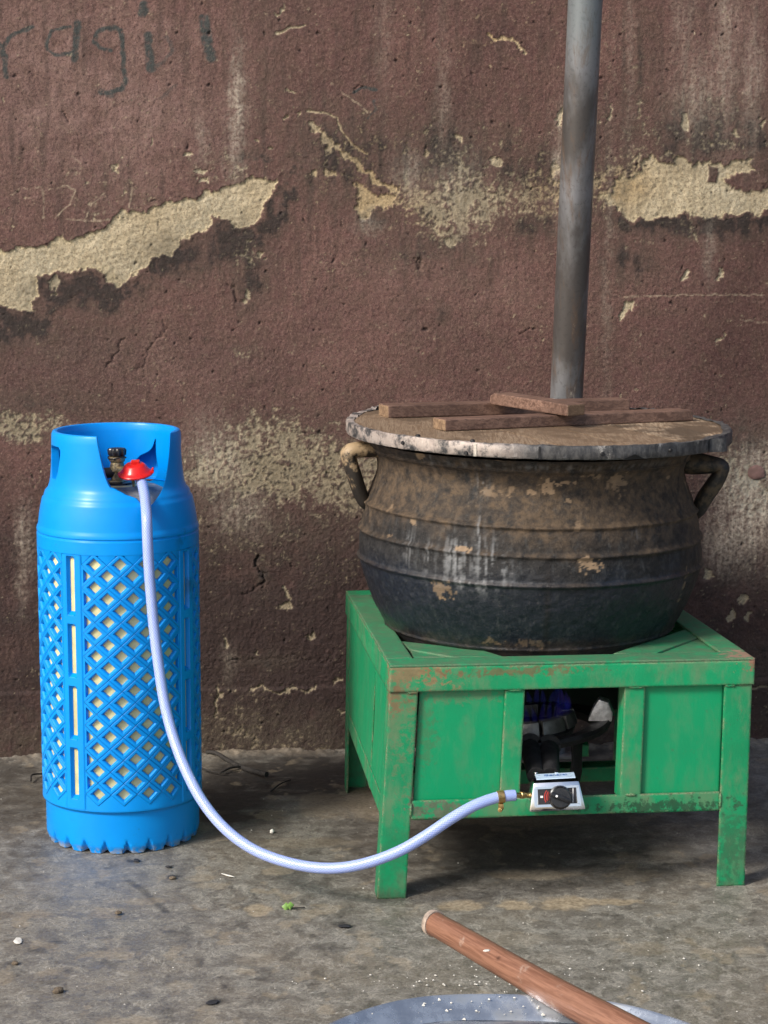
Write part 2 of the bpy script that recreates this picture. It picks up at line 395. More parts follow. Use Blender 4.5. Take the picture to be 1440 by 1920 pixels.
pale = np.clip(pale, 0, 1)
ochre = np.clip(blob(700, 330, 120, 100)*.9 + blob(1040, 360, 60, 70)*.8 + blob(1170, 350, 50, 40)*.9 + blob(930, 60, 70, 60)*.7 + .35*nA + .22, 0, 1)
# charcoal lettering on the plaster
ink = np.zeros_like(WS)
def pen(pts, w, dark):
    d = seg_dist(xc, zc, W(pts)); global ink
    ink = np.maximum(ink, 1.6*dark*sst(1.12*w/PX, .5*w/PX, d)*np.clip(.85+1.1*nC+.4*nD, 0, 1))
pen([(-14, 60), (-4, 76), (4, 92), (9, 112), (11, 142)], 5.5, .75); pen([(6, 92), (16, 72), (30, 61), (60, 50)], 4.5, .75)
pen([(132, 50), (112, 54), (95, 58), (88, 75), (89, 92), (100, 101), (120, 102), (136, 100)], 3.6, .72); pen([(147, 42), (143, 80), (140, 112)], 7, .85)
pen([(214, 52), (196, 54), (180, 64), (178, 78), (190, 90), (207, 95)], 5, .75); pen([(212, 51), (225, 56), (229, 76), (232, 110), (236, 148), (230, 166), (214, 171), (190, 174)], 5.2, .82); pen([(190, 172), (208, 180)], 6, .5)
pen([(277, 66), (279, 96), (284, 128)], 9, .85); pen([(270, 8), (266, 26), (272, 18)], 8, .75); pen([(284, 128), (306, 116), (322, 96), (320, 80), (312, 70)], 4, .38)
pen([(384, 36), (386, 70), (396, 108)], 11, .82)
pen([(664, 172), (680, 164), (704, 168)], 3, .7); pen([(700, 190), (704, 206), (690, 222)], 2.4, .5)
pen([(300, 185), (330, 160)], 4, .25)
# faint pale scratches: a child's loops on the left
scr = np.zeros_like(WS)
for pts in ([(20, 365), (40, 353), (78, 350), (82, 372), (82, 408)], [(92, 356), (120, 349), (142, 356), (130, 382), (104, 408)], [(120, 410), (150, 414), (205, 413)], [(160, 410), (172, 380), (200, 362)], [(242, 390), (250, 352)], [(1390, 600), (1440, 606)], [(1160, 556), (1430, 552)], [(640, 170), (690, 210)], [(135, 292), (150, 306)]):
    scr = np.maximum(scr, sst(.0022, .0006, seg_dist(xc, zc, W(pts)))*np.clip(.6+1.4*nC, 0, 1))
low_dark = np.clip(band(930, 1500, 110)*(.80+.5*nA+.3*nB) + .5*band(1080, 1500, 80, 340, 700)*(.8+.6*nB), 0, 1)  # darkens the wall towards its foot, more between cylinder and stand
tint = np.clip(.42+1.1*nL+.45*nA+.4*blob(820, 560, 330, 130)+.3*blob(200, 130, 260, 200)-.35*blob(200, 680, 330, 70), 0, 1)
soil = np.clip(band(1330, 1500, 35)*(.5+1.1*nB+.5*nA), 0, 1)
# relief: trowelled stucco, pits, lost paint layer, plinth lip
_, z_pl = wall_sz(720, 1286)
rough_low = .55 + .8*sst(.75, .45, WZ) + .35*np.clip(env, 0, 1)
H = .0011*nC + .0007*nB + .0020*nA*rough_low + .0026*nL + .0010*nD*rough_low + .0006*fbm(WS*60, WZ*33, 4, 21)
H += .0008*rough_low*np.abs(fbm(WS*55, WZ*40, 3, 22))
pit = sst(.54, .68, fbm(WS*62, WZ*55, 2, 23)) ; H -= .0030*pit
H -= .0030*peel - .0010*peel*nC
for sd in (sdL, sdR): H += .0013*np.exp(-((sd+.0035)/.003)**2)*np.clip(.6+1.5*nB, 0, 1.2)
H += .0035*sst(z_pl+.004, z_pl-.004, WZ + .004*nB)
for pts, w, dep in [([(486, 1050), (488, 1075), (493, 1098), (480, 1104)], 5, .006), ([(455, 1110), (500, 1104)], 3, .003), ([(783, 490), (786, 498)], 7, .005), ([(1000, 470+150), (975, 618)], 3, .003), ([(664, 172), (684, 166)], 3, .003), ([(440, 545), (455, 560)], 6, .004), ([(1150, 556), (1440, 551)], 2, .0012), ([(360, 1245), (560, 1232), (700, 1250)], 2.2, .002), ([(200, 690), (230, 640)], 4, .003), ([(260, 700), (290, 640), (310, 610)], 4, .0025), ([(120, 215), (124, 220)], 4, .004)]:
    H -= dep*sst(w/PX, 0, seg_dist(xs, zs, W(pts)))
H[:, 0] = 0; H[:, -1] = 0
ny, nx = WS.shape
T = .22
bot = [(sA[0], T, zA[0]), (sA[-1], T, zA[0]), (sA[-1], T, zA[-1]), (sA[0], T, zA[-1])]
N0 = ny*nx; c00, c10, c11, c01 = 0, nx-1, N0-1, N0-nx
ex = [(N0+1, N0, N0+3, N0+2), (c01, c11, N0+2, N0+3), (c00, c01, N0+3, N0), (c10, N0+1, N0+2, c11)]
wme = grid_mesh('plastered_wall', WS, -H, WZ, bot, ex)
vattr(wme, 'MA', [peel, grime, pale, ochre]); vattr(wme, 'MB', [np.clip(ink, 0, 1), low_dark, scr, tint]); chalk = np.clip((.8*blob(110, 200, 190, 150)+.5*blob(300, 230, 160, 120)+.45*blob(150, 60, 300, 70)+.4*blob(1380, 120, 90, 160)+.3*blob(840, 540, 300, 90)+.25*blob(300, 680, 300, 60))*(.75+.8*nA+.5*nB), 0, 1)
edgeb = np.zeros_like(WS)
for sd in (sdL, sdR): edgeb = np.maximum(edgeb, np.exp(-(sd/(.0035+.004*np.clip(nB+.2, 0, 1)))**2)*(sd > -.002))
strk = np.clip(1.9*nV+.7*nV2-.05, 0, 1)*band(-200, 560, 80)
vattr(wme, 'MC', [soil, pit, chalk, strk]); vattr(wme, 'MD', [edgeb])
t = NT('wall_plaster')
pe, gr, pa, oc = t.attr('MA'); ik, ldk, sc, ti = t.attr('MB'); so, pt, ck, sk_ = t.attr('MC'); eb_, _p, _q, _r = t.attr('MD')
n1 = t.noise(160, 6, .65); n2 = t.noise(34, 6, .6); n3 = t.noise(420, 4, .6); n4 = t.noise(9, 5, .6)
paint = t.mix(ti, (.080, .037, .033), (.138, .067, .057))
paint = t.mix(t.ma('MULTIPLY', ck, t.rng(n1, .3, .7, .5, 1.0)), paint, (.275, .175, .152))
paint = t.mix(t.ramp(n2, .35, .7), paint, t.mix(.5, paint, (.100, .068, .050)))
paint = t.mix(t.ma('MULTIPLY', t.ramp(n1, .50, .72), .55), paint, (.24, .155, .125))
paint = t.mix(t.ma('MULTIPLY', t.ramp(n1, .29, .46, inv=True), .75), paint, (.045, .024, .022))
n5 = t.noise(250, 3, .75); n6 = t.noise(75, 5, .7, t.map((1, 1, .6)))
paint = t.mix(t.ma('MULTIPLY', t.ramp(n6, .34, .48, inv=True), .42), paint, (.040, .023, .019))
paint = t.mix(t.ma('MULTIPLY', t.ramp(n6, .54, .68), .30), paint, (.19, .115, .092))
paint = t.mix(t.ma('MULTIPLY', t.ramp(n5, .34, .47, inv=True), .5), paint, (.026, .014, .012))
paint = t.mix(t.ma('MULTIPLY', t.ramp(n5, .55, .68), .38), paint, (.24, .155, .125))
paint = t.mix(t.ma('MULTIPLY', sk_, .55), paint, t.mix(n1, (.030, .020, .017), (.075, .048, .038)))
paint = t.mix(t.ma('MULTIPLY', ldk, .92), paint, t.mix(n1, (.008, .006, .006), (.048, .027, .024)))
paint = t.mix(t.ma('MULTIPLY', so, .6), paint, t.mix(n1, (.035, .026, .020), (.13, .10, .07)))
grc = t.mix(t.ramp(gr, .45, .85), t.mix(n1, (.030, .023, .018), (.105, .080, .058)), t.mix(n1, (.006, .006, .006), (.042, .033, .028)))
paint = t.mix(t.ma('MULTIPLY', gr, .88), paint, grc)
paint = t.mix(t.ma('MULTIPLY', pa, t.ramp(n1, .25, .6)), paint, (.42, .36, .29))
paint = t.mix(t.ma('MULTIPLY', sc, .7), paint, (.42, .34, .24))
paint = t.mix(t.ma('MULTIPLY', ik, .95), paint, t.mix(n1, (.020, .028, .028), (.065, .07, .066)))
pl = t.mix(t.ramp(n2, .3, .7), (.39, .335, .230), (.55, .48, .345))
pl = t.mix(t.ma('MULTIPLY', oc, .75), pl, (.47, .32, .15))
pl = t.mix(t.ma('MULTIPLY', eb_, .85), pl, (.60, .50, .31))
pl = t.mix(t.ma('MULTIPLY', t.ramp(n1, .3, .52, inv=True), .65), pl, (.20, .155, .095))
pl = t.mix(t.ma('MULTIPLY', t.ramp(n4, .5, .75), .45), pl, (.24, .21, .15))
pl = t.mix(t.ma('MULTIPLY', gr, .72), pl, t.mix(n1, (.07, .058, .040), (.21, .18, .125)))
pl = t.mix(t.ma('MULTIPLY', ldk, .55), pl, (.15, .115, .08))
pl = t.mix(t.ma('MULTIPLY', t.ramp(n5, .36, .49, inv=True), .7), pl, (.17, .13, .075))
pl = t.mix(t.ma('MULTIPLY', pa, .6), pl, (.42, .41, .36))
colr = t.mix(pe, paint, pl)
colr = t.mix(t.ma('MULTIPLY', pt, .6), colr, (.02, .014, .012))
t.set(Base_Color=colr, Roughness=t.rng(n2, .3, .7, .68, .92))
t.b.inputs['Specular IOR Level'].default_value = .35
t.bump(t.ma('ADD', n1, t.ma('MULTIPLY', n3, .6)), .75, .0028)
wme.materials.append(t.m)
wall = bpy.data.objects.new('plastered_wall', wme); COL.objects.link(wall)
wall.location = (0, WY, 0); wall.rotation_euler = (0, 0, WA)
tag(wall, 'weathered maroon plaster wall with peeling cream patches and charcoal letters behind everything', 'wall')
def on_wall(u, v, d=0.0):
    return hit(u, v, (0, WY, 0), WNRM) + WNRM*d
# reddish stone showing in the plaster at the right
def pebble(name, c, size, mat, parent=None, seed=0, rotz=0, label=None, cat=None, group=None, kind=None, sub=2, nrm=None):
    bm = bmesh.new(); bmesh.ops.create_icosphere(bm, subdivisions=sub, radius=1.0)
    rg = random.Random(seed); off = Vector((rg.random()*9, rg.random()*9, rg.random()*9))
    from mathutils import noise as mn
    for v in bm.verts:
        k = 1 + .28*mn.noise(v.co*1.3+off) + .12*mn.noise(v.co*3+off)
        v.co = Vector((v.co.x*size[0], v.co.y*size[1], v.co.z*size[2]))*k
    me = bpy.data.meshes.new(name); bm.to_mesh(me); bm.free(); me.materials.append(mat); fin(me, 60)
    o = bpy.data.objects.new(name, me); COL.objects.link(o); o.location = Vector(c); o.rotation_euler = (0, 0, rotz)
    if parent is not None:
        o.parent = parent
        o.matrix_parent_inverse = Matrix.Translation(parent.location).inverted() if not parent.rotation_euler.z else (Matrix.Translation(parent.location) @ Matrix.Rotation(parent.rotation_euler.z, 4, 'Z')).inverted()
    if label: tag(o, label, cat, group)
    if kind: o['kind'] = kind
    return o
pebble('stone', on_wall(1418, 886, .001), (.019, .003, .016), simple('wall_stone', (.15, .088, .078), .95, var=.3, scale=60, bump=.4), wall, 3)

# ================================================================== STRUCTURE: ground
xA = axis(-.95, .98, .0036, [-60, -30, -14, -7, -4, -2.5, -1.7, -1.35, -1.15, 1.05, 1.2, 1.4, 1.8, 2.6, 4, 7, 14, 30, 60])
yA = axis(3.16, 4.99, .0042, [-60, -30, -14, -7, -2, .2, 1.5, 2.2, 2.6, 2.85, 3.0, 3.08, 5.2, 5.6, 7, 12, 30, 60])
FX, FY = np.meshgrid(xA, yA)
fj = lambda a, f, sd: a*fbm(FX*f, FY*f, 4, sd)
fx = FX + fj(.022, 16, 50) + fj(.006, 70, 51); fy = FY + fj(.022, 16, 52) + fj(.006, 70, 53)
fA = fbm(FX*3.2, FY*3.2, 5, 54); fB = fbm(FX*14, FY*14, 5, 55); fC = fbm(FX*60, FY*60, 4, 56); fS = fbm(FX*7, FY*26, 5, 57)
def fblob(u, v, ru, rv, x=fx, y=fy):
    p = floor_at(u, v); du = (floor_at(u+10, v)-p).length/10; dv = (floor_at(u, v-10)-p).length/10
    return np.exp(-(((x-p.x)/(ru*du))**2 + ((y-p.y)/(rv*dv))**2))
tanp = np.zeros_like(FX)
for u, v, ru, rv, a in [(868, 1697, 36, 10, 1), (962, 1696, 30, 7, 1), (1062, 1694, 50, 12, 1), (1150, 1690, 50, 6, .9), (485, 1706, 22, 9, .9), (700, 1500, 60, 30, .55), (610, 1510, 50, 20, .4), (380, 1645, 26, 7, .5), (200, 1712, 30, 8, .4), (270, 1690, 30, 6, .4), (60, 1715, 26, 8, .4), (520, 1632, 30, 6, .55), (400, 1660, 30, 6, .4), (1190, 1640, 50, 8, .4), (1000, 1640, 80, 8, .35), (1210, 1780, 40, 12, .3), (240, 1918, 60, 12, .5), (480, 1800, 40, 12, .25), (950, 1760, 70, 14, .25), (580, 1580, 90, 8, .25), (600, 1700, 16, 4, .4), (1000, 1540, 120, 8, .35)]:
    tanp = np.maximum(tanp, a*sst(.25, .6, fblob(u, v, ru*1.2, rv*1.2) + .22*fC + .1*fB))
fl1 = fbm(FX*17+3, FY*10, 4, 71); fl2 = fbm(FX*23, FY*13+5, 4, 72)
tanp = np.maximum(tanp, .42*sst(.20, .235, fl1)*sst(-.1, .25, fB+fA)); flk = .40*sst(.22, .25, fl2)*sst(-.2, .2, fA-fB)
dark = np.zeros_like(FX)  # stains, plus painted shadow behind the cylinder, under the stand, beside its leg
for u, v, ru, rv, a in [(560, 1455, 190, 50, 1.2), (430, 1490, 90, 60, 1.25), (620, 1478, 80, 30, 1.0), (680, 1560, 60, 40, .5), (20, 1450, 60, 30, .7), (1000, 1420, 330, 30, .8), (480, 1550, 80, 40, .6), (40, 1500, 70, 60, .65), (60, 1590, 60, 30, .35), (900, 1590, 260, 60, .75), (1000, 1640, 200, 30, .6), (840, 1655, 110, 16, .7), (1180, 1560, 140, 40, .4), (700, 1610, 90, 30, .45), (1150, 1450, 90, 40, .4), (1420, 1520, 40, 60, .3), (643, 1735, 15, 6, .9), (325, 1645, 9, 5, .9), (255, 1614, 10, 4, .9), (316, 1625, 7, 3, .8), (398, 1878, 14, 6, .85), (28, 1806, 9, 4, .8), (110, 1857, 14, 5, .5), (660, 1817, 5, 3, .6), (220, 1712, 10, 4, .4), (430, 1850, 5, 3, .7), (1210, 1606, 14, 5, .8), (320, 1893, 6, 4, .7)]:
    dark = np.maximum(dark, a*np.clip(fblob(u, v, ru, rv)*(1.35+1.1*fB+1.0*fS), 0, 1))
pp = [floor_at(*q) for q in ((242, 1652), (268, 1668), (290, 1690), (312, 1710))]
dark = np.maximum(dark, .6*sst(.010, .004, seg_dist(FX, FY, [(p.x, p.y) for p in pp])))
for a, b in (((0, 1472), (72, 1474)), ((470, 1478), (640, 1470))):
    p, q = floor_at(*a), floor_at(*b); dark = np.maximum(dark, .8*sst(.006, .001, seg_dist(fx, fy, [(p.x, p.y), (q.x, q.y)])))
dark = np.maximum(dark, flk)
blu = np.clip(.8*fblob(170, 1650, 130, 40) + .6*fblob(1410, 1450, 60, 60) + .4*fblob(1330, 1600, 100, 40) + .35*fblob(1250, 1530, 160, 20), 0, 1)*(.7+.6*fB)
spk = sst(.60, .70, fbm(FX*95, FY*95, 2, 60) + .15*sst(-.3, .4, fB) - .04)
zone = np.clip(sst(4.0, 3.5, FY)*.35 + .9*fblob(900, 1850, 420, 60) + .4*fblob(1100, 1700, 300, 60) + .15, 0, 1)
spk = spk*zone
FH = .0016*fA + .0011*fB + .0006*fC + .0007*fS - .0022*tanp*(.6+.8*fC) + .0008*spk
rim = sst(.05, .0, np.abs((FY-(WY+np.tan(WA)*FX)) + .012))          # mortar droppings along the wall foot
FH += rim*(.006 + .012*np.clip(fB+.5*fC, -.3, 1))*np.where(np.abs(FX) < 1.2, 1, 0)
FH[np.abs(FX) > 1.3] = 0; FH[(FY < 3.1) | (FY > 5.1)] = 0
gme = grid_mesh('ground', FX, FY, FH)
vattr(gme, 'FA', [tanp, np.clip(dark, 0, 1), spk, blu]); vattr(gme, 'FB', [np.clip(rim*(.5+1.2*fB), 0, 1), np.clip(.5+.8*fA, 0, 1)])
t = NT('ground_concrete')
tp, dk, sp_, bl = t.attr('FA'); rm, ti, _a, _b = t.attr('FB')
n1 = t.noise(26, 8, .68, t.map((1, .9, 1)), .5); n2 = t.noise(130, 6, .65); n3 = t.noise(4.5, 5, .6); n4 = t.noise(60, 5, .7, t.map((1, .8, 1)), .45); n5 = t.noise(420, 3, .6)
base = t.mix(t.ramp(n1, .41, .59), (.138, .125, .106), (.200, .188, .163))
base = t.mix(t.ma('MULTIPLY', t.ramp(n4, .56, .72), .5), base, (.31, .28, .23))
base = t.mix(t.ma('MULTIPLY', t.ramp(n4, .30, .45, inv=True), .75), base, (.052, .046, .038))
base = t.mix(t.ma('MULTIPLY', t.ramp(n3, .42, .66), .35), base, (.20, .165, .118))
base = t.mix(t.ma('MULTIPLY', t.ramp(n2, .54, .70), .32), base, (.33, .30, .25))
base = t.mix(t.ma('MULTIPLY', t.ramp(n2, .32, .46, inv=True), .5), base, (.045, .04, .034))
n6 = t.noise(210, 3, .75, t.map((1, .75, 1))); n7 = t.noise(15, 3, .6, t.map((1, .8, 1)), 1.6); n8 = t.noise(33, 3, .6, t.map((1, .7, 1), loc=(3, 1, 0)), 1.2)
base = t.mix(t.ma('MULTIPLY', t.ramp(n6, .35, .47, inv=True), .42), base, (.040, .034, .028))
base = t.mix(t.ma('MULTIPLY', t.ramp(n6, .54, .66), .32), base, (.34, .32, .27))
for nn_ in (n7, n8):
    ln_ = t.ramp(t.ma('ABSOLUTE', t.ma('SUBTRACT', nn_, .5)), .0, .022, inv=True)
    base = t.mix(t.ma('MULTIPLY', ln_, t.ma('MULTIPLY', t.ramp(n1, .42, .55), .6)), base, (.36, .335, .285))
base = t.mix(t.ma('MULTIPLY', bl, .55), base, t.mix(n1, (.11, .125, .15), (.23, .25, .29)))
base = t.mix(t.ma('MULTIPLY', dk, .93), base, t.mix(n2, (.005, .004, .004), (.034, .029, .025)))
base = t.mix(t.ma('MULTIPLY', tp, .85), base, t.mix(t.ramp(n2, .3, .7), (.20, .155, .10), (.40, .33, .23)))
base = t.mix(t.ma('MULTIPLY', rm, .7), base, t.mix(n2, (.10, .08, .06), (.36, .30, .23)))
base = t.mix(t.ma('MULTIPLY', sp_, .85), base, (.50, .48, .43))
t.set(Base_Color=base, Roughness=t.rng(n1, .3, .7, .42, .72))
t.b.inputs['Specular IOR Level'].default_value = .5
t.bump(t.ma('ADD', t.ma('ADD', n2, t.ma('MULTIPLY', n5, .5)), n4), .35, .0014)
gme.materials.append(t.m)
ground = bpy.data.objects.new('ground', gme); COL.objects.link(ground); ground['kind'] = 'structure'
# ================================================================== steel stand
def green_paint(name='green_paint'):
    t = NT(name); n1 = t.noise(9, 6, .6); n2 = t.noise(55, 6, .65); n3 = t.noise(300, 4, .6); n4 = t.noise(22, 5, .65, t.map((1, 1, .45)))
    ed, bn = t.edge(.006, .004, .12)
    c = t.mix(t.ramp(n1, .4, .65), (.003, .262, .104), (.005, .215, .086))
    worn = t.ma('MULTIPLY', t.ramp(n4, .44, .66), .9)
    c = t.mix(worn, c, t.mix(n2, (.045, .18, .085), (.12, .24, .12)))
    c = t.mix(t.ma('MULTIPLY', t.ramp(n2, .62, .76), .5), c, (.13, .11, .06))
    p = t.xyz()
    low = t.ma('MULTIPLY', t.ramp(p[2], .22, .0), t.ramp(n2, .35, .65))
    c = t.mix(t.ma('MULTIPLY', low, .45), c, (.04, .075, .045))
    eg = t.ma('MULTIPLY', ed, t.ramp(n2, .42, .56))
    c = t.mix(t.ma('MULTIPLY', eg, .85), c, t.mix(t.ramp(n3, .4, .6), (.16, .085, .045), (.32, .30, .20)))
    return t, c, n1, n2, n3, bn
def rust_spot(t, c, centre, rad, n, amt=1.0, cols=((.14, .065, .03), (.36, .24, .12))):
    vm = t.n('ShaderNodeVectorMath', operation='SUBTRACT'); t.put(vm.inputs[0], t.obj()); vm.inputs[1].default_value = centre
    vs = t.n('ShaderNodeVectorMath', operation='DIVIDE'); t.put(vs.inputs[0], vm.outputs[0]); vs.inputs[1].default_value = rad
    ln = t.n('ShaderNodeVectorMath', operation='LENGTH'); t.put(ln.inputs[0], vs.outputs[0])
    f = t.ramp(t.ma('ADD', t.ma('MULTIPLY', t.ma('SUBTRACT', 1.0, ln.outputs['Value']), .42), t.ma('MULTIPLY', t.ma('SUBTRACT', t.noise(85, 8, .72), .5), 2.0)), .10, .30)
    return t.mix(t.ma('MULTIPLY', f, amt), c, t.mix(n, *cols))
TH, TW, TD = .414, .65, .7134
tf = lambda u, v: floor_at(u, v, TH)
CT = [tf(734, 1247), tf(1412, 1233), tf(1206, 1095), tf(651, 1108)]      # FL FR BR BL at the top
CB = [floor_at(707, 1686), floor_at(1396, 1660), None, floor_at(646, 1476)]
lean = ((CB[0]-CT[0])+(CB[1]-CT[1])+(CB[3]-CT[3]))/3
CB[2] = Vector((CT[2].x+lean.x, CT[2].y+lean.y, 0))
def TM(a, b, c):
    f = lambda q: q[0]*((1-a)*(1-b)) + q[1]*(a*(1-b)) + q[2]*(a*b) + q[3]*((1-a)*b)
    return f(CB)*(1-c) + f(CT)*c
def tbox(g, a0, a1, b0, b1, c0, c1):
    return g.hexa([TM(a0, b0, c0), TM(a1, b0, c0), TM(a1, b1, c0), TM(a0, b1, c0), TM(a0, b0, c1), TM(a1, b0, c1), TM(a1, b1, c1), TM(a0, b1, c1)])
ctr = (CB[0]+CB[1]+CB[2]+CB[3])/4
stand = thing('burner_stand', (ctr.x, ctr.y, 0), 'low green painted steel stand with rusty corners under the big black pot', 'stand')
lc = lambda p: tuple(p - Vector((ctr.x, ctr.y, 0)))
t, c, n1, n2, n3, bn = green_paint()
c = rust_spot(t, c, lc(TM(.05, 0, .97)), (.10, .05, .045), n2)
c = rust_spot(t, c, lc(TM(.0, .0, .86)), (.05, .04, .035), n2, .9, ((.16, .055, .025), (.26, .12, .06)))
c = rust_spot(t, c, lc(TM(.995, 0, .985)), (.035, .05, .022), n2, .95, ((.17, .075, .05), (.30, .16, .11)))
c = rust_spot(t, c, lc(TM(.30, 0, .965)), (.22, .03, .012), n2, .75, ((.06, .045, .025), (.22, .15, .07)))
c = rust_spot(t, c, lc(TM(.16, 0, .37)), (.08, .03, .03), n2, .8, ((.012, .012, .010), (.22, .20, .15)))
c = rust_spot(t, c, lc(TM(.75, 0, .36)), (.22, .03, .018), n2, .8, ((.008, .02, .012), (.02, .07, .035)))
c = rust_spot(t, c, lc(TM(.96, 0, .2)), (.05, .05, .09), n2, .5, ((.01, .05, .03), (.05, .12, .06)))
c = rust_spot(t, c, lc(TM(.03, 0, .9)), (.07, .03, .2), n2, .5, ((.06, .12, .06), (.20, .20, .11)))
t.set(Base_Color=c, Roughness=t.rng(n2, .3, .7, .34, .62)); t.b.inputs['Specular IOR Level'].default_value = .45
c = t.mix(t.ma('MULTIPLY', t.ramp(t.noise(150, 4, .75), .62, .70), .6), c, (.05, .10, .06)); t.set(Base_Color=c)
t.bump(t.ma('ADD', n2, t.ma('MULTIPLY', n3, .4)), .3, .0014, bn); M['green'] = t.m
t, c, n1, n2, n3, bn = green_paint('green_dusty_top')
c = t.mix(t.ma('MULTIPLY', t.ramp(n2, .25, .6), .62), c, t.mix(n3, (.045, .075, .045), (.10, .17, .10)))
c = rust_spot(t, c, lc(TM(.99, .03, 1)), (.06, .05, .03), n2, .95, ((.20, .11, .08), (.34, .22, .16)))
t.set(Base_Color=c, Roughness=.65); t.bump(t.ma('ADD', n2, n3), .3, .0012, bn); M['green_top'] = t.m
t, c, n1, n2, n3, bn = green_paint('green_sheet')
c = t.mix(.6, c, (.001, .262, .108))
c = rust_spot(t, c, lc(TM(.10, .01, .72)), (.03, .03, .10), n2, .35, ((.03, .08, .04), (.14, .13, .07)))
c = rust_spot(t, c, lc(TM(.2, .01, .86)), (.14, .03, .02), n2, .5, ((.04, .10, .05), (.18, .22, .12)))
t.set(Base_Color=c, Roughness=t.rng(n1, .3, .7, .3, .46))
c = t.mix(t.ma('MULTIPLY', t.ramp(t.noise(45, 8, .75), .60, .68), .55), c, (.05, .17, .08)); t.set(Base_Color=c)
t.bump(t.ma('ADD', t.ma('MULTIPLY', t.noise(4, 2), 3.0), t.ma('MULTIPLY', n3, .1)), .25, .004, bn); M['sheet'] = t.m
M['shade_green'] = simple('shade_painted_green_sheet', (.006, .020, .012), .8, 0, .5, 20)  # near-black green: the shade inside the stand painted into the back panel
ea, eb = .004/TW, .004/TD                                   # sheet thickness as fractions
def leg(a, b):
    g = G(); wa, wb = .050/TW, .046/TD
    sa, sb = (1 if a == 0 else -1), (1 if b == 0 else -1)
    tbox(g, *sorted((a, a+sa*wa)), *sorted((b, b+sb*eb)), 0.0, .884)
    tbox(g, *sorted((a, a+sa*ea)), *sorted((b+sb*eb, b+sb*wb)), 0.0, .884)
    g.build('leg', M['green'], stand)
for a, b in ((0, 0), (1, 0), (1, 1), (0, 1)): leg(a, b)
RC = .886
g = G(); tbox(g, -.004, 1.004, -.006, eb, RC, .990); g.build('top_rail', M['green'], stand, bevel=.0012)                # front face
g = G(); tbox(g, -.004, 1.004, -.006, .075, .990, 1.0); g.build('top_flange', M['green_top'], stand, bevel=.0012)
g = G(); tbox(g, -.004, 1.004, 1-eb, 1.004, RC, .990); tbox(g, -.004, 1.004, .93, 1.004, .990, 1.0); g.build('top_rail', M['green'], stand)
for s in (0, 1):
    a0, a1 = (-.004, ea) if s == 0 else (1-ea, 1.004)
    g = G(); tbox(g, a0, a1, .0065, .9925, RC, .990); g.build('top_rail', M['green'], stand)
    a0, a1 = (-.004, .069) if s == 0 else (.931, 1.004)
    g = G(); tbox(g, a0, a1, .0756, .9294, .9905, 1.0015); g.build('top_flange', M['green_top'], stand, bevel=.001)
# front sheets, uprights and bottom rail
g = G(); tbox(g, .077+ea, .320, .012, .017, .33, .90); g.build('front_panel', M['sheet'], stand)
g = G(); tbox(g, .700, .924, .012, .017, .33, .90); g.build('front_panel', M['sheet'], stand)
g = G(); tbox(g, .316, .370, .002, .0085, .40, .884); tbox(g, .366, .370, .0085, .05, .40, .884); g.build('upright_bar', M['green'], stand)
g = G(); tbox(g, .646, .703, .002, .0085, .40, .884); tbox(g, .646, .650, .0085, .06, .40, .884); g.build('upright_bar', M['green'], stand)
g = G(); tbox(g, .0775, .9225, .001, .0075, .338, .418); tbox(g, .0775, .9225, .0075, .065, .338, .346); g.build('bottom_rail', M['green'], stand)
# sides and back
for s in (0, 1):
    a0, a1 = (.0015, .0060) if s == 0 else (.9925, .9970)
    g = G(); nn = 9; vs = []; fs = []
    for aa in (a0, a1):
        for i in range(nn):
            for j in range(nn):
                u_, v_ = i/(nn-1), j/(nn-1); dent = .0035*math.sin(3.1*u_+.4)*math.sin(2.6*v_+.3)*(u_*(1-u_)*v_*(1-v_)*16)
                vs.append(TM(aa+dent*(1 if s == 0 else -1), .0655+.869*u_, .4195+.465*v_))
    for q_ in (0, nn*nn):
        for i in range(nn-1):
            for j in range(nn-1): fs.append((q_+i*nn+j, q_+(i+1)*nn+j, q_+(i+1)*nn+j+1, q_+i*nn+j+1))
    rim_ = [(i*nn) for i in range(nn)] + [(nn-1)*nn+j for j in range(1, nn)] + [i*nn+nn-1 for i in range(nn-2, -1, -1)] + [j for j in range(nn-2, 0, -1)]
    for k in range(len(rim_)): p_, r_ = rim_[k], rim_[(k+1) % len(rim_)]; fs.append((p_, r_, nn*nn+r_, nn*nn+p_))
    g.add(vs, fs); g.build('side_panel', M['sheet'], stand, 30)
    g = G(); aa = a0 if s == 0 else a1; g.tube([TM(aa, .30, .43), TM(aa, .301, .55), TM(aa, .299, .7), TM(aa, .30, .87)], .0012, 6); g.build('weld_seam', M['green'], stand, 60)
    a0, a1 = (.001, .0075) if s == 0 else (.9925, .999)
    g = G(); tbox(g, a0, a1, .0665, .9335, .335, .418); g.build('bottom_rail', M['green'], stand)
g = G(); tbox(g, .075, .925, .985, .990, .37, .90); g.build('back_panel', M['shade_green'], stand)
g = G(); tbox(g, .0775, .9225, .993, .999, .335, .418); g.build('bottom_rail', M['green'], stand)
g = G(); tbox(g, .016, .984, .43, .48, .27, .345); g.build('cross_bar', M['green'], stand)
g = G(); tbox(g, .016, .984, .40, .428, .345, .352); g.build('cross_bar', M['green'], stand)
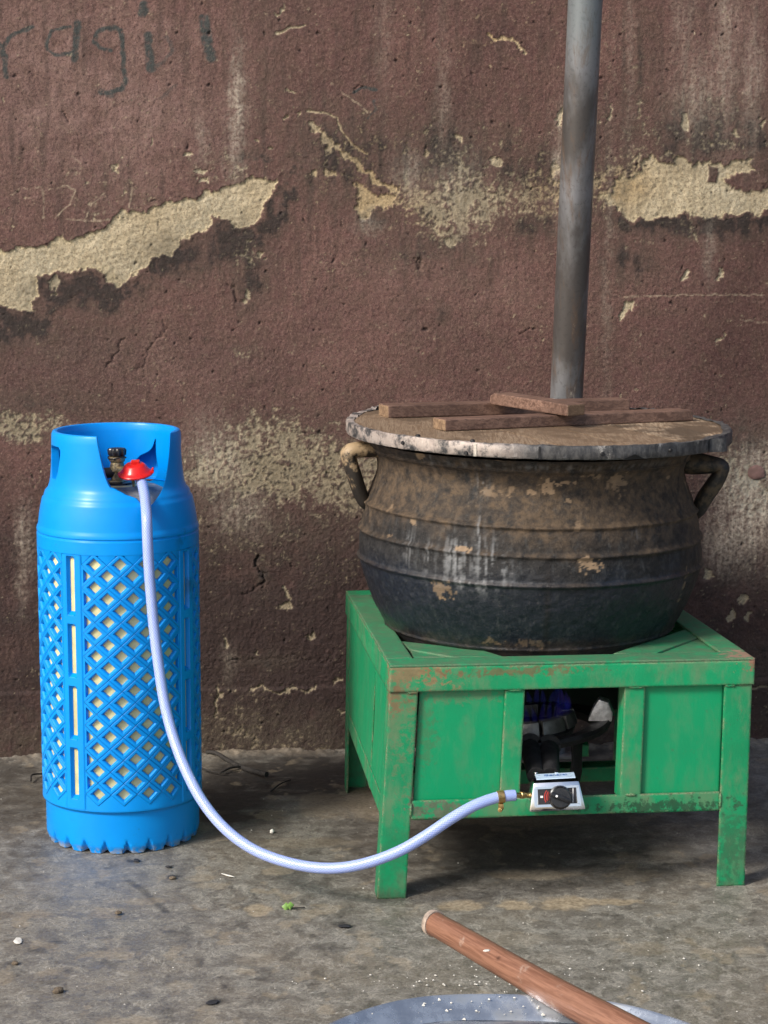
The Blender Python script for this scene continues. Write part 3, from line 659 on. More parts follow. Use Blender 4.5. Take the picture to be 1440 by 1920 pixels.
# corner bars that carry the pot
def plate(px, z, th=.005, mat='green_top', name='corner_bar'):
    g = G(); g.prism([floor_at(u, v, z-th) for u, v in px], (0, 0, th)); return g.build(name, M[mat], stand, bevel=.0012)
plate([(752, 1207), (768, 1222.5), (850, 1236.6), (946, 1236.5), (905, 1224)], TH-.003)
plate([(769, 1224), (774, 1236.8), (842, 1236.8)], TH-.006)
plate([(1286, 1184), (1311, 1199), (1233, 1229), (1190, 1232), (1150, 1230)], TH-.003)
plate([(1313, 1201), (1353, 1223), (1342, 1228), (1240, 1229.5)], TH-.006)
for (a0, b0), (a1, b1) in (((.066, .66), (.36, .935)), ((.934, .66), (.64, .935))):
    g = G(); p, q = TM(a0, b0, .985), TM(a1, b1, .985); d = (q-p).normalized()*.02; nrm = Vector((-d.y, d.x, 0))*1.0
    g.prism([p-nrm, q-nrm, q+nrm, p+nrm], (0, 0, .005)); g.build('corner_bar', M['green_top'], stand)
for a_, c_, da, dc in ((.062, .882, .03, 0), (.938, .882, .03, 0), (.343, .884, .04, 0), (.676, .884, .04, 0), (.0765, .38, 0, .05), (.9235, .38, 0, .06), (.345, .417, .03, 0), (.675, .417, .03, 0)):
    g = G(); q = []
    for k in range(7):
        f_ = k/6-.5; q.append(TM(a_+da*f_, -.001 if c_ > .8 else 0.0005, c_+dc*f_) + Vector((0, -.0005, .0008*math.sin(k*2.4))))
    g.tube(q, [.0012, .0024, .0021, .0028, .0022, .0026, .0012], 7); g.build('weld_bead', M['green'], stand, 60)
# ================================================================== gas burner inside the stand
M['iron'] = simple('black_iron', (.018, .018, .020), .55, .3, .4, 60, .35, 300)
M['alu'] = simple('cast_aluminium', (.75, .75, .76), .38, .7, .25, 90, .35, 400)
M['segment'] = simple('worn_iron_segment', (.15, .15, .145), .45, .6, .3, 60, .3, 300)
M['chrome'] = simple('bright_steel', (.72, .73, .75), .16, 1.0, .05, 20)
M['brass'] = simple('brass', (.50, .34, .14), .35, .9, .25, 80)
M['blackplastic'] = simple('black_plastic', (.012, .012, .014), .32, 0, .3, 60)
M['white'] = simple('white_print', (.75, .75, .75), .5, 0, .03)
M['red'] = simple('red_print', (.45, .03, .02), .5, 0, .05)
M['bluelabel'] = simple('pale_blue_sticker', (.50, .64, .80), .3, 0, .05)
M['blueprint'] = simple('blue_print', (.03, .12, .38), .4, 0, .05)
M['darkprint'] = simple('black_print', (.02, .018, .02), .35, 0, .1)
BY = 4.13
bc = depth_at(990, 1362, BY)
burner = thing('gas_burner', (bc.x, bc.y, floor_at(990, 1560).z), 'cast iron gas burner with blue flame and chrome control box inside the green stand', 'gas burner')
zr = bc.z
BT = lambda p: Vector((p.x, p.y, p.z + .10*(p.x-bc.x)))      # the grate leans up to the right
g = G(); g.lathe([(.118, -.012), (.150, -.010), (.155, 0.0), (.150, .006), (.118, .002)], bc, 56, closed=True, warp=BT); g.build('outer_ring', M['iron'], burner, 40)
g = G(); g.lathe([(.0, -.022), (.082, -.020), (.088, -.004), (.084, .002), (.0, .002)], bc, 48, warp=BT); g.build('burner_head', M['iron'], burner, 40)
for k in range(10):
    a0 = 2*math.pi*(k+.06)/10 - 1.35; a1 = a0 + 2*math.pi*.86/10
    g = G(); pts = []
    for r0, z0 in ((.092, .002), (.084, .026), (.062, .026), (.060, .002)):
        for a in np.linspace(a0, a1, 6): pts.append(BT(Vector((bc.x+r0*math.cos(a), bc.y+r0*math.sin(a), bc.z+z0))))
    fs = []
    for i in range(4):
        for j in range(5): fs.append((i*6+j, i*6+j+1, ((i+1) % 4)*6+j+1, ((i+1) % 4)*6+j))
    fs += [(0, 6, 12, 18), (5, 23, 17, 11)]
    g.add(pts, fs); g.build('burner_segment', M['segment'], burner, 30, .0012)
fl = NT('blue_flame'); em = fl.n('ShaderNodeEmission'); tr = fl.n('ShaderNodeBsdfTransparent'); mx = fl.n('ShaderNodeMixShader')
lw = fl.n('ShaderNodeLayerWeight'); lw.inputs[0].default_value = .35
fl.put(em.inputs[0], fl.mix(fl.ramp(fl.noise(30, 3), .4, .65), (.02, .06, .75), (.16, .09, .60))); em.inputs[1].default_value = .06
fl.t.links.new(fl.rng(lw.outputs['Facing'], 0, 1, .09, .0), mx.inputs[0]); fl.t.links.new(tr.outputs[0], mx.inputs[1]); fl.t.links.new(em.outputs[0], mx.inputs[2])
fl.t.links.new(mx.outputs[0], fl.t.nodes['Material Output'].inputs[0]); M['flame'] = fl.m
fo = NT('orange_flame'); em = fo.n('ShaderNodeEmission'); tr = fo.n('ShaderNodeBsdfTransparent'); mx = fo.n('ShaderNodeMixShader')
em.inputs[0].default_value = (.9, .13, .05, 1); em.inputs[1].default_value = .14; mx.inputs[0].default_value = .2
fo.t.links.new(tr.outputs[0], mx.inputs[1]); fo.t.links.new(em.outputs[0], mx.inputs[2]); fo.t.links.new(mx.outputs[0], fo.t.nodes['Material Output'].inputs[0]); M['flame2'] = fo.m
for k in range(34):
    a = 2*math.pi*k/34; r = .072 + .008*random.random(); h = .020+.026*random.random()
    p = BT(Vector((bc.x+r*math.cos(a), bc.y+r*math.sin(a), bc.z+.028)))
    g = G(); pr = [(.0055, 0), (.0060, h*.2), (.0046, h*.5), (.0022, h*.8), (.0, h)]
    lx, ly = random.uniform(-.006, .006), random.uniform(-.006, .006)
    g.lathe(pr, p, 8, warp=lambda q: Vector((q.x+lx*((q.z-p.z)/h)**2, q.y+ly*((q.z-p.z)/h)**2, q.z)))
    g.build('flame', M['flame2'] if k in (20, 22, 23) else M['flame'], burner, 180)
# pot support lugs of bare aluminium at the rim
for a in (-.12, 1.9, 3.9):
    p = BT(Vector((bc.x+.133*math.cos(a), bc.y+.133*math.sin(a), bc.z))); m = Matrix.Rotation(a, 3, 'Z')
    prof = [(-.022, .004), (.022, .004), (.024, .020), (.016, .040), (-.002, .046), (-.012, .030)]
    g = G(); q = [p + m @ Vector((x, -.017, z)) for x, z in prof]; g.prism(q, m @ Vector((0, .034, 0))); g.build('support_lug', M['alu'], burner, 30, .003)
for a in (-.75, 1.35, 3.6):
    p = Vector((bc.x+.112*math.cos(a), bc.y+.112*math.sin(a), bc.z)); zb = .146; d = Vector((math.cos(a), math.sin(a), 0)); s = Vector((-d.y, d.x, 0))
    g = G(); top = BT(p).z-.008
    pts = [p+s*w_+Vector((0, 0, z_-p.z)) for w_, z_ in ((-.015, top), (.015, top), (.013, (top+zb)/2), (.014, zb+.02), (.007, zb), (-.010, zb), (-.016, zb+.025), (-.011, (top+zb)/2))]
    g.prism(pts, d*.006); g.build('leg', M['iron'], burner, 30, .001)
# control box
CYB = CT[0].y*.0 + depth_at(1045, 1490, 3.80).y
cb = lambda u, v, y=3.79: depth_at(u, v, y)
box_front_b = [cb(992, 1522), cb(1099, 1518)]
def sheet(px, ys, name, mat, th=None, **k):
    g = G(); q = [depth_at(u, v, y) for (u, v), y in zip(px, ys)]
    g.add(q, [tuple(range(len(q)))]); return g.build(name, mat, burner, recalc=False, **k)
F = [(992, 1523), (1099, 1518), (1086, 1464), (1000, 1468)]; yF = 3.785
K = [(984, 1512), (1092, 1508), (1078, 1447), (998, 1451)]; yK = 3.86
fp = [depth_at(u, v, yF+(.012 if i > 1 else 0)) for i, (u, v) in enumerate(F)]; kp = [depth_at(u, v, yK) for u, v in K]
g = G(); g.hexa([fp[0], fp[1], kp[1], kp[0], fp[3], fp[2], kp[2], kp[3]]); g.build('control_box', M['chrome'], burner, 40, .004)
def onface(u, v, d=.001):                                       # a spot on the front face of the box
    n = (fp[1]-fp[0]).cross(fp[3]-fp[0]).normalized()
    if n.y > 0: n = -n
    return hit(u, v, fp[0], n) + n*d
ntop = (fp[2]-fp[3]).cross(kp[3]-fp[3]).normalized(); ntop = ntop if ntop.z > 0 else -ntop
def ontop(u, v, d=.001): return hit(u, v, fp[3], ntop) + ntop*d
def facepoly(px, name, mat, d, f=onface, th=.0008):
    g = G(); q = [f(u, v, d) for u, v in px]; n = (q[1]-q[0]).cross(q[2]-q[0]).normalized(); n = n if n.y < 0 or n.z > .7 else -n
    g.prism(q, n*th); return g.build(name, mat, burner)
# raised frame round the dark dial plate
for px in ([(1002, 1476), (1085, 1472), (1084, 1476), (1007, 1480)], [(1007, 1509), (1086, 1506), (1090, 1511), (1003, 1514)], [(1001, 1477), (1007, 1480), (1007, 1509), (1002, 1513)], [(1080, 1476), (1085, 1473), (1090, 1510), (1083, 1506)]):
    facepoly(px, 'dial_frame', M['chrome'], .0005, th=.003)
facepoly([(1008, 1479), (1080, 1475), (1082, 1507), (1009, 1510)], 'dial_plate', M['darkprint'], .0006)
for r, a0, a1 in ((31, 150, 205), (27, 152, 200), (24, 155, 195)):
    px = []
    for a in np.linspace(a0, a1, 7): px.append((1051+r*math.cos(R_(a)), 1494-r*math.sin(R_(a))*.8))
    for a in np.linspace(a1, a0, 7): px.append((1051+(r-1.6)*math.cos(R_(a)), 1494-(r-1.6)*math.sin(R_(a))*.8))
    g = G(); q = [onface(u, v, .0018) for u, v in px]; n = len(q)//2; g.add(q, [(i, i+1, 2*n-2-i, 2*n-1-i) for i in range(n-1)]); g.build('dial_arc', M['red'], burner)
facepoly([(1013, 1492), (1018, 1492), (1018, 1496), (1013, 1496)], 'dial_mark', M['white'], .0015, th=.0004)
facepoly([(1073.5, 1477), (1075, 1477), (1075, 1505), (1073.8, 1505)], 'dial_mark', M['white'], .0015, th=.0004)
kc = onface(1050, 1495, .002); kn = (fp[1]-fp[0]).cross(fp[3]-fp[0]).normalized(); kn = kn if kn.y < 0 else -kn
g = G(); g.tube([kc, kc+kn*.004, kc+kn*.014, kc+kn*.017], [.0205, .0205, .018, .0165], 28); g.build('knob', M['blackplastic'], burner, 40)
kn_o = bpy.data.objects['knob'] if 'knob' in bpy.data.objects else None
kx = (fp[1]-fp[0]).normalized(); kx = (kx - Vector((0, 0, .45))).normalized(); ky = kn.cross(kx).normalized()
g = G(); q = [kc+kn*.016+kx*x+ky*y for x, y in ((-.0185, -.004), (.0185, -.0045), (.0185, .0045), (-.0185, .004))]; g.prism(q, kn*.009)
gr_ = g.build('grip', M['blackplastic'], burner, 40, .002)
g = G(); p = kc+kn*.0255-kx*.008; g.tube([p, p+kn*.0006], .0021, 12); dt = g.build('dot', M['white'], burner)
for o in (gr_, dt): o.parent = kn_o
facepoly([(1003, 1452.5), (1076, 1448.5), (1079, 1458), (1006, 1462)], 'sticker', M['bluelabel'], .0008, ontop)
for u in (1005, 1043):
    p = ontop(u, 1449.5, 0); g = G(); g.lathe([(.004, 0), (.004, .0025), (.0, .004)], p, 12); g.build('screw', M['chrome'], burner, 40)
def text(s, size, origin, xd, yd, mat, parent, name='lettering', ext=.0002):
    cu = bpy.data.curves.new('tmp', 'FONT'); cu.body = s; cu.size = size; cu.extrude = ext; cu.align_x = 'CENTER'; cu.align_y = 'CENTER'; cu.resolution_u = 2
    ob = bpy.data.objects.new('tmp', cu); COL.objects.link(ob)
    me = bpy.data.meshes.new_from_object(ob.evaluated_get(bpy.context.evaluated_depsgraph_get())); bpy.data.objects.remove(ob)
    xd = xd.normalized(); z = xd.cross(yd).normalized(); yd = z.cross(xd)
    m = Matrix((xd, yd, z)).transposed().to_4x4(); m.translation = Vector(origin) - base_of(parent)
    me.transform(m); me.name = name; me.materials.clear(); me.materials.append(mat)
    o = bpy.data.objects.new(name, me); COL.objects.link(o); o.parent = parent; return o
tx = (fp[2]-fp[3]).normalized(); ty_ = ntop.cross(tx)
text('General', .0125, ontop(1041, 1455, .0022), tx, ty_, M['blueprint'], burner)
# tubes from the box to the head
for u, v, du in ((997, 1400, -14), (1025, 1402, 10)):
    a = depth_at(u+8, 1455, 3.88); b = depth_at(u+du*.3, v, 4.0); c_ = Vector((bc.x+du*.001, bc.y-.03, bc.z-.022))
    g = G(); g.tube([a, a.lerp(b, .5)+Vector((0, 0, .004)), b, b.lerp(c_, .6), c_], [.016, .017, .021, .016, .014], 18); g.build('mixing_tube', M['iron'], burner, 40)
    p = b+Vector((0, -.012, .006)); g = G(); g.tube([p, p+Vector((0, -.004, 0))], [.022, .022], 20); g.build('air_shutter', M['iron'], burner, 40)
g = G(); g.box(depth_at(1092, 1404, 4.15), (.022, .03, .022)); g.build('bracket', M['green'], burner)
g = G(); g.box(depth_at(1004, 1403, 4.0), (.018, .004, .009)); g.build('air_gauze', M['alu'], burner)
hn = depth_at(992, 1491, 3.80); he = depth_at(960, 1491, 3.775)
g = G(); g.tube([hn+(hn-he)*.15, hn.lerp(he, .3), hn.lerp(he, .32), hn.lerp(he, .5), hn.lerp(he, .52), he], [.0045, .0045, .006, .006, .0045, .0045], 14); g.build('inlet_nozzle', M['brass'], burner, 40)
# ================================================================== blue gas cylinder
CX, CY = -.4999, 4.232
zc_ = lambda v: depth_at(221, v, CY).z                    # height from the row of a side silhouette
zf_ = lambda v, r=.152: depth_at(221, v, CY-r).z          # height from the row of a point on the front
cyl = thing('gas_cylinder', (CX, CY, 0), 'tall bright blue plastic gas cylinder with diamond lattice against the wall', 'gas cylinder')
t = NT('blue_plastic'); n1 = t.noise(6, 5, .6); n2 = t.noise(80, 5, .6); n3 = t.noise(14, 6, .65)
bv = t.n('ShaderNodeBevel', samples=4); bv.inputs[0].default_value = .0022
c = t.mix(t.ramp(n1, .35, .65), (.0, .245, .74), (.0, .275, .80))
p = t.xyz()
ln = t.n('ShaderNodeVectorMath', operation='DISTANCE'); t.put(ln.inputs[0], t.map((1, 1, .45))); ln.inputs[1].default_value = (.138, -.06, .25)
st = t.ma('MULTIPLY', t.ramp(ln.outputs['Value'], .055, .01), t.ramp(n3, .44, .60))
c = t.mix(t.ma('MULTIPLY', st, .9), c, (.006, .06, .12))
ft = t.ma('MULTIPLY', t.ramp(p[2], .016, .002), t.ramp(n2, .40, .58)); c = t.mix(t.ma('MULTIPLY', ft, .75), c, (.30, .29, .26))
c = t.mix(t.ma('MULTIPLY', t.ramp(t.noise(40, 7, .75), .63, .70), .45), c, (.03, .10, .22))
t.set(Base_Color=c, Roughness=t.rng(n3, .3, .7, .26, .40)); t.b.inputs['Specular IOR Level'].default_value = .30
t.bump(t.ma('ADD', n1, t.ma('MULTIPLY', n2, .06)), .10, .004, bv.outputs[0]); M['blue'] = t.m
M['vessel'] = simple('composite_vessel', (.62, .565, .29), .42, 0, .14, 26, .25, 90)
RB = .1515
# --- sleeve: four lattice bays between four slotted ribs
def cp(th, z, r):      # th in degrees from the side facing the camera, positive to the right
    a = R_(th); return Vector((CX + r*math.sin(a), CY - r*math.cos(a), z))
rowz = [zf_(1060.6 + 43.1*k) for k in range(11)]
z_t0, z_b0 = rowz[0], rowz[-1]; pitch = (z_t0-z_b0)/10
ztop, zbot = z_t0 + pitch*.5, z_b0 - pitch*.5
zU, zL = zf_(1043), zf_(1521)
HW = 9.15
def ringpts(th, z, s, r, half=0):
    pts = []
    cor = [(0, pitch*.5), (HW, 0), (0, -pitch*.5), (-HW, 0)]
    if half > 0: cor = [(0, pitch*.5), (HW, 0), (0, -pitch*.5)]          # right half cell
    if half < 0: cor = [(0, -pitch*.5), (-HW, 0), (0, pitch*.5)]
    cx_ = half*HW*.36; n = len(cor)
    for i in range(n):
        a, b = cor[i], cor[(i+1) % n]
        for q in (0, .5):
            x = a[0]+(b[0]-a[0])*q; y = a[1]+(b[1]-a[1])*q
            pts.append(cp(th+cx_+(x-cx_)*s, z+y*s, r))
    return pts
def cell(g, th, z, half=0):
    rings = [(1.0, RB-.0016), (.955, RB), (.64, RB-.0002), (.515, RB-.0034), (.495, RB-.0078)]
    if half: rings = [(1.0, RB-.0004), (.95, RB), (.60, RB-.0002), (.47, RB-.0042), (.44, RB-.0085)]
    P = [ringpts(th, z, s, r, half) for s, r in rings]; n = len(P[0])
    vs = [p for q in P for p in q]; fs = []
    for i in range(len(P)-1):
        for k in range(n): fs.append((i*n+k, i*n+(k+1) % n, (i+1)*n+(k+1) % n, (i+1)*n+k))
    g.add(vs, fs)
sleeve_root = []
lat = G()
for bay in range(4):
    A0 = -10.6 + 90*bay
    for i in range(4):
        for k in range(11): cell(lat, A0+2*HW*i, rowz[k])
    for i in range(5):
        th = A0 - HW + 2*HW*i
        for k in range(10):
            z = (rowz[k]+rowz[k+1])/2
            cell(lat, th, z, 1 if i == 0 else (-1 if i == 4 else 0))
        # solid triangles closing top and bottom
        for zc0, ze, sg in ((ztop - pitch*.0, zU, 1), (zbot, zL, -1)):
            a0 = th - (HW if i > 0 else 0); a1 = th + (HW if i < 4 else 0)
            m = 6
            pts = []; fs = []
            for j in range(m+1):
                a = a0 + (a1-a0)*j/m; e = zc0 - sg*(pitch*.5)*(1-abs(a-th)/HW)
                pts += [cp(a, e, RB-.0010), cp(a, ze, RB)]
            for j in range(m): fs.append((2*j, 2*j+2, 2*j+3, 2*j+1))
            lat.add(pts, fs)
    # rib with four slots
    r0, r1 = A0+7*HW, A0+90-HW
    mid = (r0+r1)/2 - 0.3
    th_l = [r0, r0+1.0, mid-3.4, mid-2.3, mid+2.3, mid+3.4, r1-1.0, r1]
    slots = [(1045, 1157), (1173, 1274), (1290, 1391), (1406, 1503)]
    zz = [zU]
    for a, b in slots: zz += [zf_(a)-.0005, zf_(a)-.006, zf_(b)+.006, zf_(b)-.0005]
    zz.append(zL)
    pts = []; fs = []; nc = len(th_l)
    for ri, z in enumerate(zz):
        for ci, th in enumerate(th_l):
            r = RB + (.0012 if 1 <= ci <= 6 else -.0006)
            inner = ri % 4 in (2, 3) and 0 < ri < len(zz)-1
            if ci in (3, 4) and inner: r = RB-.0075
            pts.append(cp(th, z, r))
    for ri in range(len(zz)-1):
        for ci in range(nc-1):
            if ci == 3 and ri % 4 == 2: continue
            fs.append((ri*nc+ci, ri*nc+ci+1, (ri+1)*nc+ci+1, (ri+1)*nc+ci))
    lat.add(pts, fs)
lat.build('lattice_sleeve', M['blue'], cyl, 28, recalc=False)
# --- upper shell with hand slots and front opening
def zr_list(lst): return [((220.6-u)/1000.0, zc_(v)) for u, v in lst]
outer = [(RB, zU), (RB+.0001, zU+.002)] + [(RB, zf_(1030)), (RB, zf_(1018.5)), (RB-.0016, zf_(1017)), (RB-.0016, zf_(1014.5)), (RB, zf_(1013)), (RB, zc_(985)), (RB-.0008, zc_(981)), (RB-.0030, zc_(977)), (RB-.0032, zc_(975)),
         (.1472, zc_(966)), (.1462, zc_(958)), (.1440, zc_(946)), (.1412, zc_(933)), (.1400, zc_(928.5)), (.1375, zc_(926)), (.1362, zc_(921)), (.1345, zc_(916)), (.1290, zc_(910)), (.1262, zc_(902)), (.1240, zc_(890)), (.1222, zc_(870)), (.1212, zc_(845)), (.1206, zc_(822)), (.1200, zc_(811)), (.1180, zc_(806)), (.1140, zc_(804.5)), (.1095, zc_(805.5)), (.1078, zc_(809))]
inner = [(.1070, zc_(820)), (.1068, zc_(860)), (.1085, zc_(885)), (.112, zc_(905)), (.122, zc_(930)), (.134, zc_(960)), (.138, zc_(1000)), (.138, zU)]
g = G(); g.lathe([(r, z) for r, z in outer+inner], (CX, CY, 0), 128, closed=True)
shell = g.build('upper_shell', M['blue'], cyl, None)
def cutter(polys):
    g = G()
    for q, off in polys: g.prism(q, off)
    return g.build('cutter', M['blue'], None)
def boolean(o, cut):
    bpy.context.view_layer.update()
    md = o.modifiers.new('b', 'BOOLEAN'); md.operation = 'DIFFERENCE'; md.object = cut; md.solver = 'EXACT'
    dg = bpy.context.evaluated_depsgraph_get(); me = bpy.data.meshes.new_from_object(o.evaluated_get(dg))
    o.modifiers.clear(); old = o.data; o.data = me; bpy.data.meshes.remove(old); me.name = o.name
    cm = cut.data; bpy.data.objects.remove(cut); bpy.data.meshes.remove(cm)
def catmull(p, n=6):
    out = []
    for i in range(len(p)-1):
        a, b, c, d = p[max(i-1, 0)], p[i], p[i+1], p[min(i+2, len(p)-1)]
        for k in range(n):
            t_ = k/n; out.append(tuple(.5*(2*b[j]+(c[j]-a[j])*t_+(2*a[j]-5*b[j]+4*c[j]-d[j])*t_*t_+(3*b[j]-a[j]-3*c[j]+d[j])*t_**3) for j in range(len(b))))
    out.append(p[-1]); return out
op = [(178, 760), (179, 812), (187, 857), (197, 895), (208, 917), (222, 932), (243, 947), (264, 957), (277, 953), (287, 944), (298, 928), (305, 908), (309, 880), (312, 840), (313, 760)]
op = catmull(op, 4)
cut = [([depth_at(u, v, CY-.125) for u, v in op], (0, .095, 0))]
def radial_slot(th, w0, w1, va, vb, r0, r1):
    a = R_(th); d = Vector((math.sin(a), -math.cos(a), 0)); s = Vector((math.cos(a), math.sin(a), 0)); o = Vector((CX, CY, 0))
    za, zb = zc_(va), zc_(vb); h = za-zb; q = []
    for x, y in ((-w0+.006, za), (w0-.006, za), (w0, za-.006), (w0, za-.014), (w1, zb+.012), (w1-.006, zb), (-w1+.006, zb), (-w1, zb+.012), (-w0, za-.014), (-w0, za-.006)):
        q.append(o + d*r0 + s*x + Vector((0, 0, y)))
    return (q, d*(r1-r0))
cut.append(radial_slot(-64, .026, .018, 830, 890, .095, .16))
boolean(shell, cutter(cut))
cut = [radial_slot(100, .026, .018, 830, 890, .095, .16)]; boolean(shell, cutter(cut))
bk = catmull([(252, 866), (262, 856), (277, 848), (286, 838), (291, 824), (297, 820), (302, 826), (299, 846), (297, 868), (295, 886), (289, 899), (276, 906), (256, 902), (250, 884), (252, 866)], 3)[:-1]
bkc = [depth_at(u, v, CY+.085) for u, v in bk]
boolean(shell, cutter([(bkc, (0, .05, 0))]))
fin(shell.data, 32)
# unseen closed pocket, added behind the rear hand hole so it goes dark
g = G(); za, zb = zc_(818), zc_(912); pts = []; fs = []; angs = np.linspace(126, 172, 14)
for a in angs:
    for r, z in ((.113, zb), (.1185, zb), (.138, zb), (.138, za), (.1185, za), (.113, za)): pts.append(cp(a, z, r))
for i in range(len(angs)-1):
    for k in range(5): fs.append((i*6+k, i*6+k+1, (i+1)*6+k+1, (i+1)*6+k))
n_ = (len(angs)-1)*6; fs += [tuple(range(6)), tuple(n_+k for k in range(5, -1, -1))]
g.add(pts, fs); g.build('shade_pocket', M['blue'], cyl, recalc=False)
# lower shell and foot
NF = 22; g = G(); nth, nz = 264, 26
zF = zf_(1527, .150); z0 = 0.0
pts = []; fs = []
zl = [zL, zL-.004, zf_(1522.5), zf_(1524.5), zf_(1526)] + list(np.linspace(zF-.0025, .002, nz))
for i, z in enumerate(zl):
    for k in range(nth):
        th = 360*k/nth; f = ((th-(-6.6))/(360/NF)+.5) % 1 - .5                # distance to notch axis in cells
        if i == 0: r = RB-.0004
        elif i == 1: r = RB
        elif i in (2, 3): r = RB-.001
        elif i == 4: r = .1478
        else: r = .1450 + .0006*(z/zF)
        if i >= 5:
            hn_ = .030; tt = max(0, 1-z/hn_); hw = .27*tt
            if hw > 0 and abs(f) < hw: r -= .013*tt*(1-abs(f)/hw)**.8
            r -= .004*sst(.016, .0, z)
        zz_ = z + (0.004*(abs(f)*2 < .5)*0 if i < len(zl)-1 else 0)
        if i == len(zl)-1: zz_ = .0005 + .004*max(0, 1-abs(f)/.2)
        pts.append(cp(th, zz_, r))
for i in range(len(zl)-1):
    for k in range(nth): fs.append((i*nth+k, i*nth+(k+1) % nth, (i+1)*nth+(k+1) % nth, (i+1)*nth+k))
g.add(pts, fs); g.build('foot_ring', M['blue'], cyl, 26, recalc=False)
# inner vessel
dome = [(.0, zc_(905)), (.04, zc_(907)), (.075, zc_(914)), (.10, zc_(926)), (.118, zc_(945)), (.130, zc_(975)), (.1365, zc_(1010)), (.1435, zc_(1030)), (.1438, .52), (.1438, .10), (.130, .07), (.09, .03), (0, .02)]
g = G(); g.lathe(dome[::-1], (CX, CY, 0), 72); g.build('inner_vessel', M['vessel'], cyl, 60)
t = NT('dusty_dome'); n1 = t.noise(40, 6, .7)
t.set(Base_Color=t.mix(t.ramp(n1, .35, .65), (.10, .14, .20), (.36, .36, .35)), Roughness=.7); M['dusty'] = t.m
g = G(); g.lathe([(.124, zc_(955)-.002), (.1185, zc_(944)), (.100, zc_(925)), (.075, zc_(913)), (.0, zc_(904))], (CX, CY, .0015), 64); g.build('shoulder_cap', M['dusty'], cyl, 60)
# valve on the neck
vx = lambda v: zc_(v)
M['valve'] = simple('aged_brass', (.30, .24, .14), .4, .75, .4, 90, .3, 300)
vl = thing_part = None
V0 = Vector((CX+.001, CY-.004, 0))
g = G(); g.lathe([(.026, vx(913)), (.028, vx(911)), (.028, vx(903)), (.022, vx(901)), (.0, vx(901))], V0, 24); nb = g.build('neck_boss', M['blackplastic'], cyl, 35)
g = G(); g.lathe([(.020, vx(902)), (.020, vx(900.5)), (.0195, vx(899)), (.012, vx(898)), (.011, vx(884)), (.0135, vx(882)), (.0135, vx(872)), (.012, vx(866)), (.015, vx(863)), (.015, vx(855)), (.0, vx(855))], V0, 6*3); vb = g.build('valve_body', M['valve'], cyl, 30)
g = G(); p0, p1 = V0+Vector((-.002, 0, vx(885))), V0+Vector((-.030, -.006, vx(886))); g.tube([p0, p1], [.010, .010], 12); g.build('side_plug', M['iron'], cyl, 40)
p0, p1 = V0+Vector((.0, 0, vx(880))), V0+Vector((.022, -.030, vx(881))); g = G(); g.tube([p0, p1], [.0095, .0095], 14); g.build('outlet', M['valve'], cyl, 40)
g = G(); nn = 48; zz_ = [vx(855), vx(852), vx(843), vx(840), vx(839)]; pts = []; fs = []
for i, z in enumerate(zz_):
    for k in range(nn):
        a = 2*math.pi*k/nn; r = (.0125, .0160, .0168, .0150, .010)[i] * (1+.07*math.cos(10*a)*(i in (1, 2, 3))); pts.append(V0+Vector((r*math.cos(a), r*math.sin(a), z)))
for i in range(4):
    for k in range(nn): fs.append((i*nn+k, i*nn+(k+1) % nn, (i+1)*nn+(k+1) % nn, (i+1)*nn+k))
fs.append(tuple(4*nn+k for k in range(nn))); g.add(pts, fs); g.build('handwheel', M['blackplastic'], cyl, 40)
g = G(); a = [V0+Vector((.0165*math.cos(q), .0165*math.sin(q), vx(857)-.002*math.sin(q*2))) for q in np.linspace(0, 6.0, 20)]; g.tube(a, .0014, 6); g.build('wheel_strap', M['blackplastic'], cyl, 60)
# ================================================================== red regulator
rc = depth_at(254, 887, CY-.062)
reg = thing('gas_regulator', tuple(rc), 'small red cone shaped gas regulator clipped on the blue cylinder valve', 'regulator')
M['redplastic'] = simple('red_plastic', (.62, .012, .010), .30, 0, .18, 30)
mt = Matrix.Rotation(R_(-3), 3, 'Y') @ Matrix.Rotation(R_(12), 3, 'X')
wp = lambda p: rc + mt @ (p-rc)
g = G(); g.lathe([(.0, -.0035), (.030, -.0035), (.0325, -.002), (.0330, .0), (.0318, .0018), (.0285, .003), (.0255, .0064), (.0195, .0152), (.0165, .0176), (.0, .0181)], rc, 48, warp=wp); g.build('cap', M['redplastic'], reg, 40)
g = G(); g.box(wp(rc+Vector((.001, .006, .0185))), (.016, .012, .008), mt); g.build('latch', M['redplastic'], reg, None, .0015)
g = G(); g.box(wp(rc+Vector((.0325, -.001, .004))), (.004, .010, .009), mt); g.build('lever', M['redplastic'], reg, None, .0012)
q = [wp(rc+Vector((0, .012, .003))), p1]; g = G(); g.tube(q, [.011, .011], 14); g.build('coupling', M['valve'], reg, 40)
b0 = wp(rc+Vector((-.005, -.006, -.003))); g = G(); g.tube([b0, b0+Vector((0, 0, -.008)), b0+Vector((.001, 0, -.009)), b0+Vector((.002, 0, -.020))], [.0042, .0042, .003, .0025], 10); g.build('bleed_screw', M['brass'], reg, 40)
